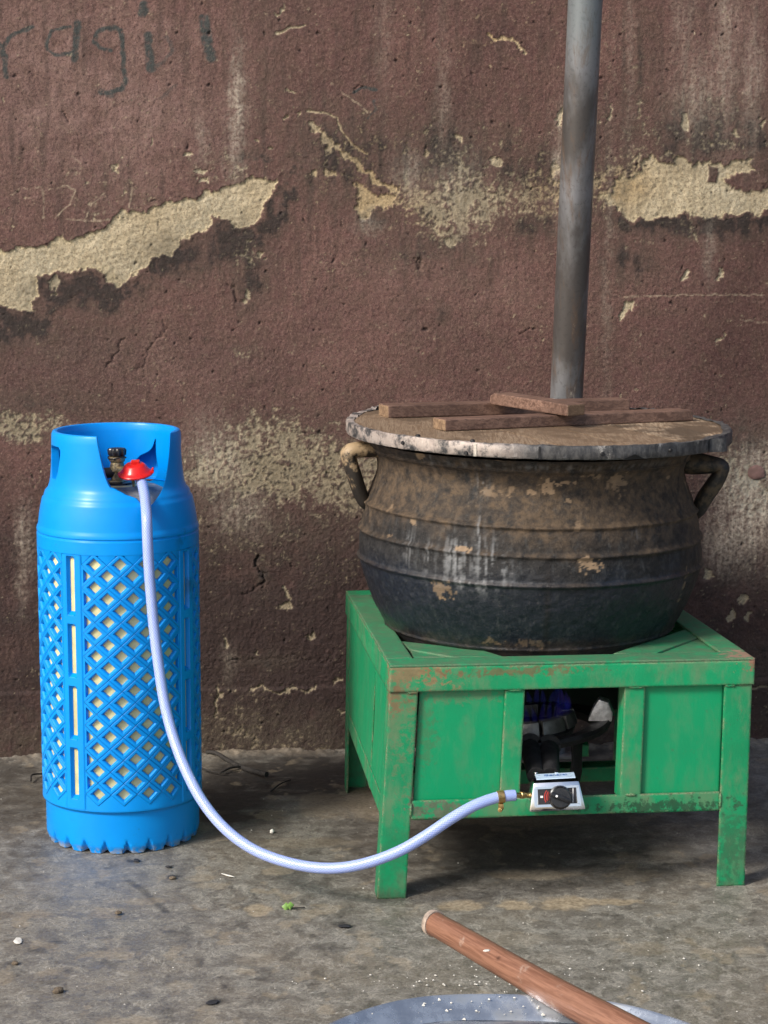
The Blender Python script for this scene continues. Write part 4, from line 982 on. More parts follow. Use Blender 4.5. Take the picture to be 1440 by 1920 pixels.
# ================================================================== hose
hp = [(261, 892, CY-.064), (265, 902, CY-.078), (269, 918, CY-.100), (272.5, 940, CY-.128), (275, 970, 4.070), (276.5, 1010, 4.058), (279, 1060, 4.052), (283, 1115, 4.045), (289, 1180, 4.035), (297, 1245, 4.020), (307, 1310, 4.0), (322, 1372, 3.975), (345, 1436, 3.94), (378, 1500, 3.90), (420, 1552, 3.86), (470, 1590, 3.825), (525, 1613, 3.795), (585, 1626, 3.772), (640, 1627, 3.757), (695, 1616, 3.748), (750, 1595, 3.745), (800, 1566, 3.747), (846, 1535, 3.752), (888, 1511, 3.760), (925, 1497, 3.768), (948, 1492.5, 3.772), (966, 1491, 3.776)]
hpts = [tuple(depth_at(u, v, y)) for u, v, y in hp]; hpts = [Vector(p) for p in catmull(hpts, 7)]
hose = thing('gas_hose', tuple(hpts[len(hpts)//2]), 'clear bluish braided plastic hose looping from the cylinder to the burner', 'hose')
g = G(); g.tube(hpts, .0097, 22, uvscale=24.0); 
t = NT('braided_pvc'); u_ = t.uv(); s_ = t.xyz(u_)
d1 = t.ma('ABSOLUTE', t.ma('SINE', t.ma('MULTIPLY', t.ma('ADD', t.ma('MULTIPLY', s_[0], 13.0), t.ma('MULTIPLY', s_[1], 7.0)), 3.14159)))
d2 = t.ma('ABSOLUTE', t.ma('SINE', t.ma('MULTIPLY', t.ma('SUBTRACT', t.ma('MULTIPLY', s_[0], 13.0), t.ma('MULTIPLY', s_[1], 7.0)), 3.14159)))
br = t.ramp(t.ma('MINIMUM', d1, d2), .10, .34, inv=True)
t.set(Base_Color=t.mix(br, (.30, .40, .82), (.60, .69, .95)), Roughness=.16)
t.b.inputs['Subsurface Weight'].default_value = .35; t.b.inputs['Subsurface Radius'].default_value = (.006, .006, .008); t.b.inputs['Subsurface Scale'].default_value = 1.0
t.b.inputs['Transmission Weight'].default_value = .12; t.b.inputs['Coat Weight'].default_value = .2; t.b.inputs['Coat Roughness'].default_value = .08
t.bump(br, .25, .0006); M['hose'] = t.m
g.build('tube', M['hose'], hose, 180, recalc=False)
i0 = len(hpts)-12; cpt = hpts[i0:i0+4]; g = G(); g.tube([hpts[-13], hpts[-9]], .0112, 20); hc = g.build('hose_clamp', M['brass'], hose, 40)
pm = hpts[-11]; g = G(); g.box(pm+Vector((0, -.003, -.015)), (.009, .010, .008)); g.tube([pm+Vector((-.002, -.010, -.021)), pm+Vector((.002, .006, -.021))], .004, 10); g.build('clamp_screw', M['brass'], hose, 40, .0008)
# ================================================================== black pot
PY = 4.2235; PXC = depth_at(993.5, 1000, PY).x; LXC = .2875
zp = lambda v: depth_at(993, v, PY).z
KT = .020
def tiltf(x, z, xc): return z - KT*(x-xc)*np.clip((z-.45)/.12, 0, 1)
prof = [(0, 1262), (60, 1260), (118, 1252), (165, 1240), (208, 1222), (240, 1202), (258, 1181), (274, 1157), (290, 1129), (303, 1099), (312, 1074), (318.5, 1048), (320.5, 1024), (319, 1003), (315.5, 978), (310, 952), (303, 928), (295, 907), (288.5, 890), (286, 875), (287.5, 860), (293, 847), (299, 838), (304, 832), (306, 826)]
pr_r = np.array([p[0] for p in prof])/1001.0; pr_z = np.array([zp(p[1]) for p in prof])
tt = np.linspace(0, 1, len(prof)); tn = np.linspace(0, 1, 300)
cm = np.array(catmull([(r, z) for r, z in zip(pr_r, pr_z)], 12))
NT_ = 560
A = np.linspace(0, 2*np.pi, NT_+1)[:-1]
Rr, AA = np.meshgrid(cm[:, 0], A, indexing='ij'); ZZ, _ = np.meshgrid(cm[:, 1], A, indexing='ij')
def ridge(v, w, h):
    z0 = zp(v); return h*np.exp(-((ZZ-z0)/w)**2)
x0, y0 = np.cos(AA), np.sin(AA)
lump = fbm3(x0*2.2, y0*2.2, ZZ*6, 4, 3); fine = fbm3(x0*14, y0*14, ZZ*45, 4, 9); grit = fbm3(x0*45, y0*45, ZZ*150, 3, 12)
wob = .0025*fbm3(x0*2, y0*2, ZZ*0+1, 3, 5)
ZR = ZZ + wob
Rr = Rr + sum(h*np.exp(-((ZR-zp(v))/w)**2) for v, w, h in ((941, .0040, .0058), (990, .0040, .0056), (1041, .0040, .0056), (1163, .0028, .0034), (846, .003, .0036)))
Rr = Rr*(1 + .004*lump) + .0018*fine + .0012*grit
PXg = PXC + Rr*x0; PYg = PY + Rr*y0; PZg = tiltf(PXg, ZZ, PXC)
wrap = lambda a: np.concatenate([a, a[:, :1]], 1)
pme = grid_mesh('body', wrap(PXg-PXC), wrap(PYg-PY), wrap(PZg))
pot = thing('cooking_pot', (PXC, PY, 0), 'huge soot blackened round bellied cast iron pot with ridges on the green stand', 'pot')
AZ = np.degrees(np.arctan2(x0, -y0))            # 0 facing camera, + to the right
def az_of(u, v, r): return math.degrees(math.asin(max(-1, min(1, (u-993.5)/1001.0/r))))
def pblob(u, v, ru, rv, r=.318):
    a = az_of(u, v, r); z = depth_at(u, v, PY-r*math.cos(R_(a))).z
    return np.exp(-(((AZ-a)*R_(1)*r*1001/max(.3, math.cos(R_(a)))*math.cos(R_(a))/ru)**2 + ((ZZ-z)*1001/rv)**2))
dn = fbm3(x0*5, y0*5, ZZ*9, 5, 21); dn2 = fbm3(x0*22, y0*22, ZZ*60, 4, 22); dv = fbm3(x0*24, y0*24, ZZ*7, 4, 23); dv2 = fbm3(x0*60, y0*60, ZZ*14, 3, 24)
dn3 = fbm3(x0*48, y0*48, ZZ*150, 4, 41)
v2z = lambda v: depth_at(993, v, PY-.318).z
dust = sst(v2z(1075), v2z(955), ZZ+.05*dn)*.78 + .55*sst(48, 68, AZ+22*dn+10*dv)*sst(v2z(1240), v2z(1100), ZZ) - .25*sst(v2z(1010), v2z(1120), ZZ+.02*dn) - .45*sst(v2z(905), v2z(870), ZZ+.03*dn)*sst(75, 40, AZ)
dust += .5*sst(v2z(1190), v2z(1222), ZZ+.015*dn2)*(1) - .3*pblob(760, 1000, 80, 60)
for v in (941, 990, 1041): dust += .45*np.exp(-((ZR-zp(v)-.002)/.005)**2)
dust = np.clip(dust*(.95+1.1*dn2+.7*dn+.9*dn3), 0, 1)
drip = np.zeros_like(ZZ)
for u, v, ru, rv, a in [(857, 985, 5, 26, 1), (885, 1000, 5, 30, 1), (800, 1060, 12, 36, .6), (845, 1050, 26, 40, .75), (900, 1060, 30, 40, .8), (930, 1075, 18, 30, .6), (880, 1095, 60, 16, .75), (880, 915, 12, 22, .7), (1166, 1000, 7, 9, .5), (790, 862, 4, 20, .4), (760, 1030, 20, 30, .4), (1000, 880, 260, 5, .35)]:
    drip = np.maximum(drip, a*pblob(u, v, ru, rv)*np.clip(.15+2.6*dv2+1.6*dn3, 0, 1.2))
gloss_blue = np.clip(sst(v2z(1060), v2z(1110), ZZ+.03*dn)*(1-sst(50, 62, AZ+10*dn)), 0, 1)
chip = np.zeros_like(ZZ)
for u, v, ru, rv, a in [(1080, 1060, 18, 10, 1), (1072, 1048, 12, 6, .9), (1010, 908, 16, 8, 1), (1005, 922, 10, 6, .9), (1040, 905, 18, 3, .9), (1135, 905, 20, 16, .55), (1085, 893, 18, 5, .5), (790, 858, 7, 11, .8), (855, 1032, 20, 4, .9), (823, 1108, 22, 16, .55), (822, 1124, 9, 3, .9), (765, 985, 6, 5, .7), (975, 925, 8, 5, .8), (1045, 943, 5, 7, .7), (1060, 990, 8, 8, .4), (905, 925, 18, 8, .4), (940, 920, 6, 10, .5), (720, 960, 4, 8, .4), (1265, 1100, 4, 40, .5), (1280, 905, 10, 8, .5), (920, 864, 6, 2, .6), (1240, 890, 6, 3, .6), (730, 1010, 10, 4, .5), (985, 1215, 30, 8, .3), (900, 1210, 20, 8, .4)]:
    chip = np.maximum(chip, a*sst(.50, .64, pblob(u, v, ru*1.15, rv*1.15, .318 if v > 940 else .295)*(1+.9*dn3)+.75*dn3)*(pblob(u, v, ru*1.15, rv*1.15, .318 if v > 940 else .295) > .12))
seam = np.exp(-((AZ - 2.0 - 1.2*dn)/.9)**2)*sst(v2z(1030), v2z(1070), ZZ)
vattr(pme, 'PA', [wrap(dust), wrap(drip), wrap(chip), wrap(gloss_blue)]); vattr(pme, 'PB', [wrap(seam), wrap(np.clip(.5+dn, 0, 1))])
t = NT('sooty_iron'); du, dr, ch, gb = t.attr('PA'); se, va, _a, _b = t.attr('PB')
n1 = t.noise(62, 8, .72); n2 = t.noise(300, 5, .65); n3 = t.noise(90, 6, .7, t.map((1, 1, .3)))
c = t.mix(t.ramp(n1, .42, .58), (.005, .005, .0055), (.019, .018, .018))
c = t.mix(t.ma('MULTIPLY', gb, .8), c, t.mix(n1, (.005, .008, .014), (.018, .025, .038)))
c = t.mix(t.ma('MULTIPLY', t.ramp(n3, .52, .66), .4), c, (.05, .055, .058))
c = t.mix(du, c, t.mix(t.ramp(n1, .4, .6), (.050, .035, .023), (.105, .072, .044)))
n4 = t.noise(260, 3, .75); c = t.mix(t.ma('MULTIPLY', t.ramp(n4, .55, .68), .22), c, (.13, .115, .10)); c = t.mix(t.ma('MULTIPLY', t.ramp(n4, .32, .44, inv=True), .4), c, (.008, .007, .007))
c = t.mix(t.ma('MULTIPLY', dr, .75), c, (.30, .31, .32))
c = t.mix(ch, c, t.mix(n1, (.16, .095, .05), (.38, .28, .18)))
c = t.mix(t.ma('MULTIPLY', se, .6), c, (.012, .010, .010))
t.set(Base_Color=c, Roughness=t.mix(gb, t.rng(n1, .3, .7, .62, .86), t.rng(n1, .3, .7, .24, .44)))
t.b.inputs['Specular IOR Level'].default_value = .38
t.bump(t.ma('ADD', n1, n2), .6, .0022); M['pot'] = t.m; pme.materials.append(t.m)
pb = bpy.data.objects.new('body', pme); COL.objects.link(pb); pb.parent = pot
# handles, bent bar stubs
t = NT('sooty_handle'); n1 = t.noise(45, 6, .65)
t.set(Base_Color=t.mix(t.ramp(n1, .46, .62), (.016, .015, .014), (.085, .062, .038)), Roughness=.6); t.bump(t.noise(160, 5), .4, .002); M['handle'] = t.m
t = NT('rubbed_handle'); n1 = t.noise(45, 6, .65)
p_ = t.xyz()
t.set(Base_Color=t.mix(t.ramp(t.ma('ADD', n1, t.rng(p_[2], .66, .76, -.16, .06)), .44, .60), (.022, .017, .013), (.36, .26, .155)), Roughness=.6); t.bump(t.noise(160, 5), .4, .002); M['handle_l'] = t.m
def handle(px, ys, rad, mat, lab):
    p = catmull([tuple(depth_at(u, v, y)) for (u, v), y in zip(px, ys)], 4)
    r = np.interp(np.linspace(0, 1, len(p)), np.linspace(0, 1, len(rad)), rad)
    g = G(); g.tube(p, list(r), 12, squash=(1.0, 1.25)); g.build('handle', M[mat], pot, 60, label=lab)
handle([(722, 840), (700, 841), (672, 843), (655, 848), (655, 862), (664, 890), (672, 915), (682, 938), (690, 950)], [4.20, 4.19, 4.18, 4.175, 4.175, 4.18, 4.19, 4.20, 4.21], [.018, .0165, .015, .0155, .0145, .014, .014, .013, .009], 'handle_l', 'left handle rubbed to bare tan metal')
handle([(1270, 864), (1300, 868), (1330, 871), (1352, 874), (1353, 884), (1340, 906), (1322, 932), (1310, 955), (1304, 966)], [4.20, 4.19, 4.18, 4.175, 4.175, 4.18, 4.19, 4.20, 4.21], [.023, .022, .0175, .0135, .013, .0155, .0155, .014, .009], 'handle', 'right handle black with soot')
# ================================================================== wooden lid
LZ, LR = .790, .3561
lidp = lambda x, y, dz=0.0: Vector((x, y, LZ + dz - KT*(x-LXC)))
lid = thing('pot_lid', (LXC, PY, LZ), 'round wooden plank lid edged with grey metal strip on the pot', 'lid')
def wood(name, a, b, scale=(1, 1, 1), rough=.7, dirt=.4, rot=0.0):
    t = NT(name); v = t.map(scale, rot=(0, 0, rot)); n1 = t.noise(14, 7, .65, v, 1.5); n2 = t.noise(70, 5, .6, v); n3 = t.noise(5, 7, .7)
    oi = t.n('ShaderNodeObjectInfo')
    c = t.mix(t.ramp(n1, .40, .60), a, b); c = t.mix(t.ma('MULTIPLY', t.ramp(n2, .52, .68), .6), c, tuple(k*.45 for k in a))
    c = t.mix(t.ma('MULTIPLY', t.ramp(n3, .46, .58), dirt), c, tuple(k*.35 for k in a))
    c = t.mix(t.rng(oi.outputs['Random'], 0, 1, 0, .75), c, tuple(k*.9 for k in a))
    t.set(Base_Color=c, Roughness=t.rng(n1, .3, .7, rough-.1, rough+.12)); t.bump(t.ma('ADD', n1, n2), .35, .0015); return t.m
M['lidwood'] = wood('lid_wood', (.17, .108, .062), (.42, .32, .22), (16, .8, 3), .75, .9, -.25)
M['batten'] = wood('red_hardwood', (.115, .064, .047), (.25, .15, .11), (1.3, 8, 8), .55, .35)
M['endgrain'] = wood('end_grain', (.16, .10, .06), (.30, .20, .12), (6, 6, 6), .8, .3)
bd = (hit(1181, 771, (LXC, PY, LZ), (KT, 0, 1)) - hit(728, 784, (LXC, PY, LZ), (KT, 0, 1))); bang = math.atan2(bd.y, bd.x)
RI = LR-.004; NP = 6; wpl = 2*RI/NP; ca, sa_ = math.cos(bang), math.sin(bang)
for k in range(NP):
    u0, u1 = -RI+k*wpl+.0014, -RI+(k+1)*wpl-.0014
    us = np.linspace(u0, u1, 12); up_ = [(u, math.sqrt(max(0, RI*RI-u*u))) for u in us]
    poly = up_ + [(u, -w) for u, w in up_[::-1]]
    dz = random.uniform(-.0012, .0012)
    g = G(); q = []
    for a, b in poly:
        x = LXC + a*ca - b*sa_; y = PY + a*sa_ + b*ca; q.append(lidp(x, y, -.020+dz))
    g.prism(q, (0, 0, .020)); g.build('plank', M['lidwood'], lid, None)
# metal strip, crumpled: a thin closed band following the rim
t = NT('rim_metal'); n1 = t.noise(30, 7, .7); n2 = t.noise(110, 6, .7, t.map((1, 1, .5))); n3 = t.noise(7, 4, .6)
c = t.mix(t.ramp(n2, .36, .66), (.042, .043, .047), (.115, .112, .11)); c = t.mix(t.ma('MULTIPLY', t.ramp(n1, .55, .64), t.ramp(n3, .48, .62)), c, (.45, .43, .40))
xl = t.xyz(); wl = t.ma('MULTIPLY', t.ramp(xl[0], -.12, -.02, inv=True), t.ramp(n1, .40, .55)); c = t.mix(t.ma('MULTIPLY', wl, .85), c, t.mix(n2, (.36, .28, .25), (.60, .54, .48)))
c = t.mix(t.ma('MULTIPLY', t.ramp(n1, .30, .42, inv=True), .6), c, (.03, .028, .027))
t.set(Base_Color=c, Roughness=.55, Metallic=.25); t.bump(t.ma('ADD', n1, n2), .6, .003); M['rim'] = t.m
nr = 420; g = G(); pts = []; fs = []
rows = [(-.006, -.0205), (0.0, -.0225), (.0022, -.020), (.0020, -.011), (.0024, -.003), (.0008, .0012), (-.004, .0016), (-.013, .0008)]
for i, (dr_, dz) in enumerate(rows):
    for k in range(nr):
        a = 2*math.pi*k/nr; az = math.degrees(math.atan2(math.cos(a), -math.sin(a)))
        cr = float(fbm3(np.array([math.cos(a)*22.]), np.array([math.sin(a)*22.]), np.array([i*1.1]), 3, 31)[0])
        cr2 = float(fbm3(np.array([math.cos(a)*6.]), np.array([math.sin(a)*6.]), np.array([i*.2]), 2, 33)[0])
        r = LR + dr_ + .0016*cr + .0012*cr2; z = dz + .0012*cr
        if i in (5, 6, 7): r += .004*cr2*(i-4) ; z += .0022*max(0, cr)
        if i >= 5 and abs(az) > 120: z += .0075*max(0, cr2+.6*cr+.1)
        pts.append(lidp(LXC+r*math.cos(a), PY+r*math.sin(a), z))
for i in range(len(rows)-1):
    for k in range(nr): fs.append((i*nr+k, i*nr+(k+1) % nr, (i+1)*nr+(k+1) % nr, (i+1)*nr+k))
g.add(pts, fs); g.build('rim_strip', M['rim'], lid, 50, recalc=False)
# strip ends: a lap joint, a lifted curl and a torn tab
M['tornmetal'] = simple('bare_strip', (.46, .42, .37), .5, .3, .3, 70, .4, 200)
def rimp(u, dr_=.003, dz=0.0):
    a = math.asin(max(-1, min(1, (u-1011.5)/1001.0/LR))); return lidp(LXC+(LR+dr_)*math.sin(a), PY-(LR+dr_)*math.cos(a), dz)
for u0, u1, o in ((879, 884, .0036), (988, 992, .0034)):
    g = G(); a, b = rimp(u0, o), rimp(u1, o); dn_ = Vector((0, 0, -.022)); g.add([a, b, b+dn_, a+dn_], [(0, 1, 2, 3)]); 
    n = Vector((0, .002, 0)); g.add([a+n, b+n, b+dn_+n, a+dn_+n], [(3, 2, 1, 0)]); g.build('strip_joint', M['tornmetal'] if u0 < 900 else M['iron'], lid)
curl = []
for q in np.linspace(-.2, 1, 10):
    p = rimp(1302+q*24, .004+.016*math.sin(max(0, q)*2.6)); curl.append(p)
g = G(); m_ = len(curl); vs = []; 
for i, p in enumerate(curl): vs += [p+Vector((0, 0, .002)), p+Vector((0, 0, -.022))]
g.add(vs, [(2*i, 2*i+2, 2*i+3, 2*i+1) for i in range(m_-1)]); vs2 = [v+Vector((0, .0012, 0)) for v in vs]; g.add(vs2, [(2*i+1, 2*i+3, 2*i+2, 2*i) for i in range(m_-1)])
g.build('strip_curl', M['rim'], lid, 60, recalc=False)
a, b, c_ = rimp(1132, .0045, -.023), rimp(1152, .009, -.013), rimp(1172, .0045, -.022)
g = G(); g.add([a, b, c_], [(0, 1, 2)]); o_ = Vector((0, .0015, 0)); g.add([a+o_, b+o_, c_+o_], [(2, 1, 0)]); g.build('torn_tab', M['iron'], lid)
for u in (779, 874):
    p = rimp(u, -.006, .003); g = G(); g.lathe([(.0045, -.002), (.0045, .001), (.003, .0028), (0, .0032)], p, 10); g.build('nail', M['iron'], lid, 40)
for u, dz in ((759, -.011), (866, -.018), (1098, -.012), (1220, -.010)):
    p = rimp(u, .003, dz); d = (p-Vector((LXC, PY, p.z))).normalized(); g = G(); g.tube([p, p+d*.0025], [.004, .003], 10); g.build('nail', M['iron'], lid, 40)
def batten(p0, p1, w, h, z0, tip0=0.0, tip1=0.0, lab=None):
    d = (p1-p0); L = d.length; d.normalize(); s = Vector((-d.y, d.x, 0)).normalized(); s = s if s.y > 0 else -s; up_ = Vector((0, 0, 1))
    q = []
    for f, hh in ((0, 0), (1, 0)): pass
    prof_ = [(0, 0), (L, 0), (L, h-tip1*.4), (L-tip1, h), (tip0, h), (0, h-tip0*.4)]
    g = G(); g.prism([p0 + d*a + up_*b for a, b in prof_], s*w); o = g.build('batten', M['batten'], lid, None, .0022, label=lab)
    o.data.materials.append(M['endgrain'])
    for pl in o.data.polygons:
        if abs(pl.normal.dot(d)) > .8: pl.material_index = 1
    return o
LP = ((LXC, PY, LZ), (KT, 0, 1))
batten(hit(728, 784, *LP), hit(1181, 771, *LP), .046, .0235, 0, .002, .004, 'rear batten lying across the lid')
batten(hit(835, 808.5, *LP), hit(1300, 789, *LP), .046, .0205, 0, .002, .006, 'front batten lying across the lid')
LP2 = ((LXC, PY, LZ+.0225), (KT, 0, 1))
e0, e1 = hit(918, 757.5, *LP2), hit(1064, 781, *LP2)
dd = (e1-e0).normalized(); sd_ = Vector((-dd.y, dd.x, 0)); sd_ = sd_ if sd_.x > 0 else -sd_
g = G(); hh = .022
q = [e0+Vector((0, 0, .002)), e0+dd*.006, e1, e1+Vector((0, 0, hh*.95)), e1-dd*.006+Vector((0, 0, hh)), e0+dd*.012+Vector((0, 0, hh)), e0+Vector((0, 0, hh*.7))]
g.prism(q, sd_*.041); o = g.build('batten', M['batten'], lid, None, .0025, label='short batten laid crosswise on the other two as a handle')
o.data.materials.append(M['endgrain'])
for pl in o.data.polygons:
    if pl.normal.dot(dd) > .8: pl.material_index = 1
# ================================================================== steel pole
t = NT('galvanised_pole'); n1 = t.noise(34, 7, .7, t.map((1, 1, .12))); n2 = t.noise(120, 5, .6); n3 = t.noise(7, 5, .6, t.map((1, 1, .4)))
c = t.mix(t.ramp(n3, .42, .58), (.095, .088, .085), (.235, .24, .255)); c = t.mix(t.ma('MULTIPLY', t.ramp(n1, .50, .62), .6), c, (.15, .10, .07))
c = t.mix(t.ma('MULTIPLY', t.ramp(n1, .62, .68), .8), c, (.45, .40, .34)); c = t.mix(t.ma('MULTIPLY', t.ramp(n2, .34, .46, inv=True), .3), c, (.05, .048, .05))
pz = t.xyz(); c = t.mix(t.ma('MULTIPLY', t.ramp(pz[2], 1.42, 1.56), .35), c, (.20, .27, .29))
t.set(Base_Color=c, Roughness=t.rng(n1, .3, .7, .34, .6), Metallic=.5); t.bump(t.ma('ADD', n1, n2), .18, .001); M['pole'] = t.m
pa, pb_ = depth_at(1097.5, 0, 4.50), depth_at(1062, 748, 4.66)
ud = (pa-pb_)/(pa.z-pb_.z)
foot = pb_ - ud*pb_.z; topp = pa + ud*(2.9-pa.z)
pole = thing('steel_pole', tuple(foot), 'grey weathered steel pole leaning up behind the pot along the wall', 'pole')
g = G(); g.tube([foot+Vector((0, 0, .001)), foot.lerp(topp, .3), foot.lerp(topp, .6), topp], .0335, 40); g.build('shaft', M['pole'], pole, 40)
g = G(); g.box(foot+Vector((0, 0, .003)), (.11, .10, .006)); g.build('base_plate', M['pole'], pole, None, .001)
# ================================================================== basin and paddle
ZR_ = .135
bt = floor_at(950, 1863, ZR_); be = floor_at(619, 1921, ZR_); dy = bt.y-be.y; dx = be.x-bt.x
BR = (dx*dx+dy*dy)/(2*dy); bcx, bcy = bt.x, bt.y-BR
basin = thing('metal_basin', (bcx, bcy, 0), 'wide shallow galvanised metal basin with flour crumbs on its rim in front', 'basin')
t = NT('galvanised_basin'); n1 = t.noise(24, 6, .65); n2 = t.noise(90, 6, .7); n3 = t.noise(12, 5, .6)
c = t.mix(t.ramp(n1, .38, .64), (.33, .37, .43), (.50, .55, .61)); c = t.mix(t.ma('MULTIPLY', t.ramp(n3, .54, .70), .5), c, (.42, .40, .35)); c = t.mix(t.ma('MULTIPLY', t.ramp(n2, .62, .72), .5), c, (.55, .54, .50))
t.set(Base_Color=c, Roughness=t.rng(n1, .3, .7, .18, .36), Metallic=.7); t.bump(n1, .2, .003); M['basin'] = t.m
k_ = BR
pf = [(0, .004), (k_*.735, .005), (k_*.76, .012), (k_*.845, .062), (k_*.87, .078), (k_-.036, .112), (k_-.030, .118), (k_-.008, ZR_-.006), (k_-.005, ZR_-.0005), (k_-.001, ZR_+.0012), (k_+.003, ZR_-.001), (k_+.0045, ZR_-.005), (k_+.002, ZR_-.009), (k_-.004, ZR_-.010), (k_-.029, .113), (k_-.034, .107), (k_*.865, .068), (k_*.76, .002), (k_*.74, 0), (0, 0)]
def ben(p):
    a = math.atan2(p.y-bcy, p.x-bcx); k = .006*math.sin(3*a+1)+.004*math.sin(7*a); return Vector((p.x, p.y, p.z+(k*.35 if p.z > .05 else 0)))
tb = NT('basin_inside'); n1 = tb.noise(24, 6, .65); n2 = tb.noise(90, 6, .7)
c = tb.mix(tb.ramp(n1, .38, .64), (.15, .175, .22), (.30, .34, .40)); c = tb.mix(tb.ma('MULTIPLY', tb.ramp(n2, .58, .70), .5), c, (.50, .49, .46))
tb.set(Base_Color=c, Roughness=.32, Metallic=.7); M['basin_in'] = tb.m
g = G(); g.lathe(pf[:6], (bcx, bcy, .001), 160, warp=ben); g.build('bowl', M['basin_in'], basin, 40, recalc=False)
g = G(); g.lathe(pf[5:], (bcx, bcy, .001), 160, warp=ben); g.build('rim', M['basin'], basin, 40, recalc=False)
t = NT('paddle_wood'); vv = t.map((1, 1, 1)); uvv = t.uv(); s_ = t.xyz(uvv)
gn = t.noise(6, 7, .65, t.map((5, .7, 1), uvv), .8); gf = t.noise(30, 5, .6, t.map((4, .5, 1), uvv)); gp = t.noise(28, 6, .7)
c = t.mix(t.ramp(gn, .36, .64), (.165, .074, .045), (.265, .132, .084)); c = t.mix(t.ma('MULTIPLY', t.ramp(gf, .55, .72), .35), c, (.07, .03, .018))
c = t.mix(t.ma('MULTIPLY', t.ramp(gp, .60, .70), .35), c, (.42, .34, .28))
t.set(Base_Color=c, Roughness=t.rng(gp, .3, .7, .34, .55)); t.bump(gf, .15, .001); M['paddle'] = t.m
M['flour'] = simple('flour_smear', (.42, .34, .28), .9, 0, .45, 45, .4)
ZP = .158
ax = [(811, 1730), (850, 1752), (900, 1781), (960, 1816), (1020, 1850), (1080, 1883), (1140, 1914), (1230, 1962), (1330, 2015)]
wd_ = [.0182, .0188, .0195, .0203, .0211, .0219, .0226, .0233, .0238]
pts = [floor_at(u, v, ZP+.0-i*.002) for i, (u, v) in enumerate(ax)]
paddle = thing('wooden_paddle', tuple(pts[0]), 'reddish brown wooden stirring stick with floury end resting on the basin', 'stirring stick')
g = G(); d0 = (pts[0]-pts[1]).normalized(); full = [pts[0]+d0*.004]+pts; rr = [.0165]+wd_
g.tube(full, rr, 24, squash=(1.0, .93), up=(0, 0, 1), uvscale=3.0); g.build('shaft', M['paddle'], paddle, 50, recalc=False)
g = G(); e = pts[0]+d0*.0042; g.tube([e-d0*.012, e-d0*.002, e, e+d0*.0012], [.0203, .0196, .0172, .010], 24, squash=(1.0, .93)); g.build('end_cap', M['flour'], paddle, 60, label='end of the stick whitened with flour')
# ================================================================== small things on the ground
M['twig'] = simple('dark_twig', (.020, .017, .015), .8, 0, .4, 80, .4)
def twig(pxs, rad, label, branches=()):
    p = [floor_at(u, v, .006+.004*math.sin(i*1.7)) for i, (u, v) in enumerate(pxs)]
    o = thing('twig', tuple(p[0]), label, 'twig', 'twigs on the dark floor by the wall')
    q = [Vector(x) for x in catmull([tuple(x) for x in p], 5)]
    g = G(); g.tube(q, list(np.linspace(rad[0], rad[1], len(q))), 8); g.build('stem', M['twig'], o, 60)
    for bpx, br_ in branches:
        p = [floor_at(u, v, .008) for u, v in bpx]; q = [Vector(x) for x in catmull([tuple(x) for x in p], 4)]
        g = G(); g.tube(q, list(np.linspace(br_, br_*.4, len(q))), 7); g.build('branch', M['twig'], o, 60)
twig([(388, 1410), (405, 1412), (425, 1424), (447, 1436), (470, 1444), (500, 1452)], (.004, .006), 'dark forked twig on the ground right behind the blue cylinder', [([(447, 1436), (430, 1440), (412, 1450)], .004), ([(378, 1440), (395, 1446), (420, 1449), (450, 1446)], .002)])
twig([(508, 1484), (525, 1470), (545, 1462)], (.002, .0015), 'thin short twig on the dark floor between cylinder and stand')
twig([(58, 1464), (60, 1453), (78, 1451), (96, 1452)], (.002, .0015), 'thin bent wire like twig left of the blue cylinder')
t = simple('green_leaf', (.16, .30, .06), .5, 0, .25, 60); M['leaf'] = t
p = floor_at(541, 1706); lf = thing('leaf_sprig', tuple(p), 'tiny green leaf bud with a dark stem lying on the floor', 'leaf')
g = G()
for dx_, dz_, s_ in ((-.004, .006, .008), (.003, .008, .007)):
    a = p+Vector((dx_, 0, dz_)); g.add([a+Vector((-s_, 0, 0)), a+Vector((0, -.003, -s_)), a+Vector((s_, .002, 0)), a+Vector((0, .003, s_*.8)), a+Vector((0, -.005, 0))], [(0, 1, 4), (1, 2, 4), (2, 3, 4), (3, 0, 4)])
g.build('leaf', M['leaf'], lf, 60)
g = G(); g.tube([p+Vector((0, 0, .003)), p+Vector((.014, 0, .004)), p+Vector((.028, .004, .003))], .0011, 6); g.build('stem', M['twig'], lf, 60)
M['crumb'] = simple('brown_crumb', (.13, .10, .07), .9, 0, .5, 200, .5); M['blackbit'] = simple('dark_bit', (.02, .02, .024), .7, 0, .3, 100)
M['whitebit'] = simple('white_bit', (.62, .60, .55), .85, 0, .15, 100, .4)
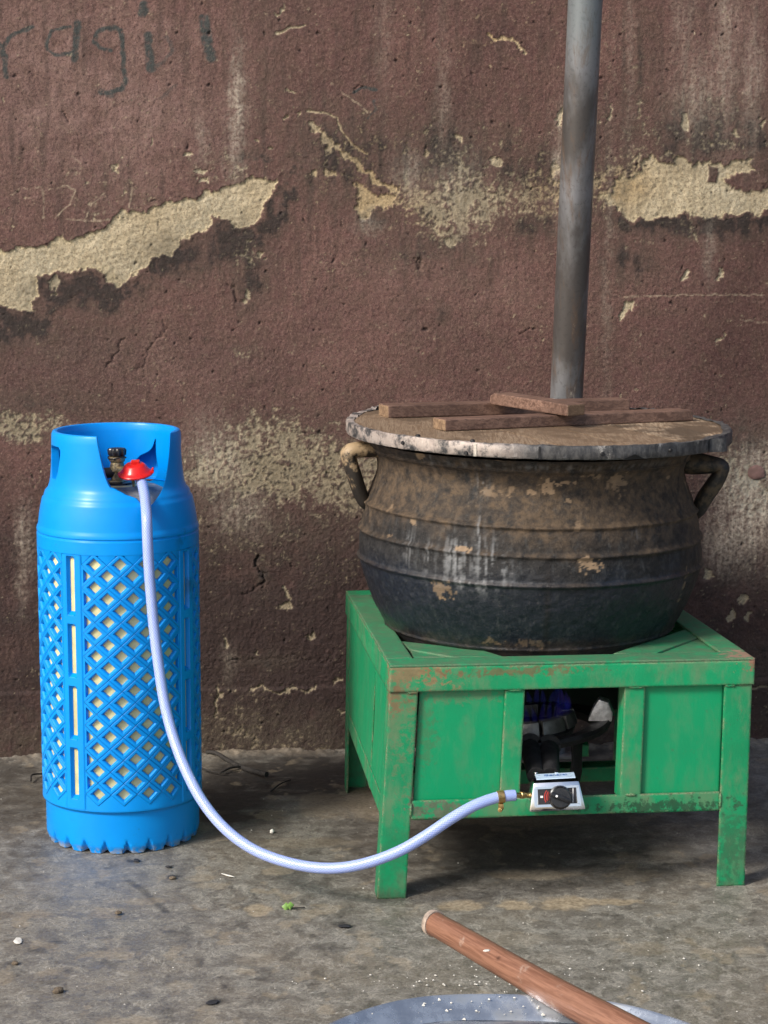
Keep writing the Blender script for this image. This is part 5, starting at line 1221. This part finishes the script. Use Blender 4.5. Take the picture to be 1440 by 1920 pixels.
bits = [('floor_crumb', 28, 1806, (.008, .006, .005), 'crumb', 'small speckled brown clod near the left edge of the floor'),
        ('floor_crumb', 109, 1857, (.013, .009, .007), 'crumb', 'larger speckled brown clod on the front left floor'),
        ('floor_crumb', 222, 1711, (.010, .008, .004), 'crumb', 'flat brown crumb on the floor in front of the blue cylinder'),
        ('dark_chip', 256, 1613, (.010, .006, .002), 'blackbit', 'black flat chip just in front of the blue cylinder'),
        ('dark_chip', 316, 1625, (.007, .005, .002), 'blackbit', 'smaller black chip right of the larger one before the cylinder'),
        ('seed_pod', 324, 1646, (.009, .006, .004), 'crumb', 'dark brown seed pod on the floor below the hose'),
        ('white_pebble', 510, 1559, (.006, .005, .005), 'whitebit', 'single white pebble on dark floor behind the hose curve'),
        ('paper_scrap', 34, 1764, (.018, .008, .0012), 'whitebit', 'torn whitish scrap lying flat at the left edge of the floor'),
        ('white_splinter', 427, 1641, (.018, .003, .001), 'whitebit', 'thin white splinter on the floor left of the hose bottom'),
        ('dark_chip', 646, 1736, (.014, .009, .0015), 'blackbit', 'brown black oval fleck on the bare floor left of the stirring stick'),
        ('dark_chip', 398, 1879, (.013, .009, .0015), 'blackbit', 'brown black oval fleck near the bottom edge of the floor')]
for i, (nm_, u, v, sz, mt_, lab) in enumerate(bits):
    sz = tuple(k*(.75 if mt_ == 'crumb' else .9) for k in sz); p = floor_at(u, v, .002+sz[2]*.3); pebble(nm_, p, sz, M[mt_], None, 20+i, i*.7, lab, nm_.replace('_', ' ').split()[-1], {'floor_crumb': 'brown crumbs lying on the floor', 'dark_chip': 'dark chips lying on the floor'}.get(nm_))
rg = random.Random(5); g = G()
def bit(p, s):
    m = Matrix.Rotation(rg.random()*6, 3, 'Z')
    c = [p + m @ Vector((x*s*rg.uniform(.6, 1.3), y*s*rg.uniform(.6, 1.3), z*s*rg.uniform(.5, .9))) for x, y, z in ((1, 0, 0), (0, 1, 0), (-1, 0, 0), (0, -1, 0), (0, 0, 1), (0, 0, -.4))]
    g.add(c, [(0, 1, 4), (1, 2, 4), (2, 3, 4), (3, 0, 4), (1, 0, 5), (2, 1, 5), (3, 2, 5), (0, 3, 5)])
for k in range(170):
    if k < 90: u, v = rg.gauss(960, 210), 1862 - abs(rg.gauss(0, 40))
    else: u, v = rg.uniform(-20, 1460), rg.uniform(1490, 1915)**1
    p = floor_at(u, v, .003); s = rg.choice((.0012, .0014, .0018, .0024))*(1 if k < 90 else .7); bit(p, s)
g.build('floor_grit', M['whitebit'], None, None, kind='stuff', recalc=False, origin=tuple(floor_at(900, 1850)))
g = G()
for k in range(85):
    a = R_(rg.gauss(95, 17)); r = BR - abs(rg.gauss(.022, .02)) - .003
    z = np.interp(r, [BR*.86, BR-.034, BR-.006], [.070, .115, ZR_-.003])
    bit(Vector((bcx+r*math.cos(a), bcy+r*math.sin(a), z+.002)), rg.choice((.0010, .0014, .0018, .0026, .0036)))
g.build('flour_crumbs', M['whitebit'], basin, None, kind='stuff', recalc=False)
p = floor_at(913, 1782, ZP+.024); pebble('flour_flake', p, (.006, .004, .0012), M['whitebit'], None, 77, .4, 'white angular flake stuck on top of the brown stirring stick', 'flake')
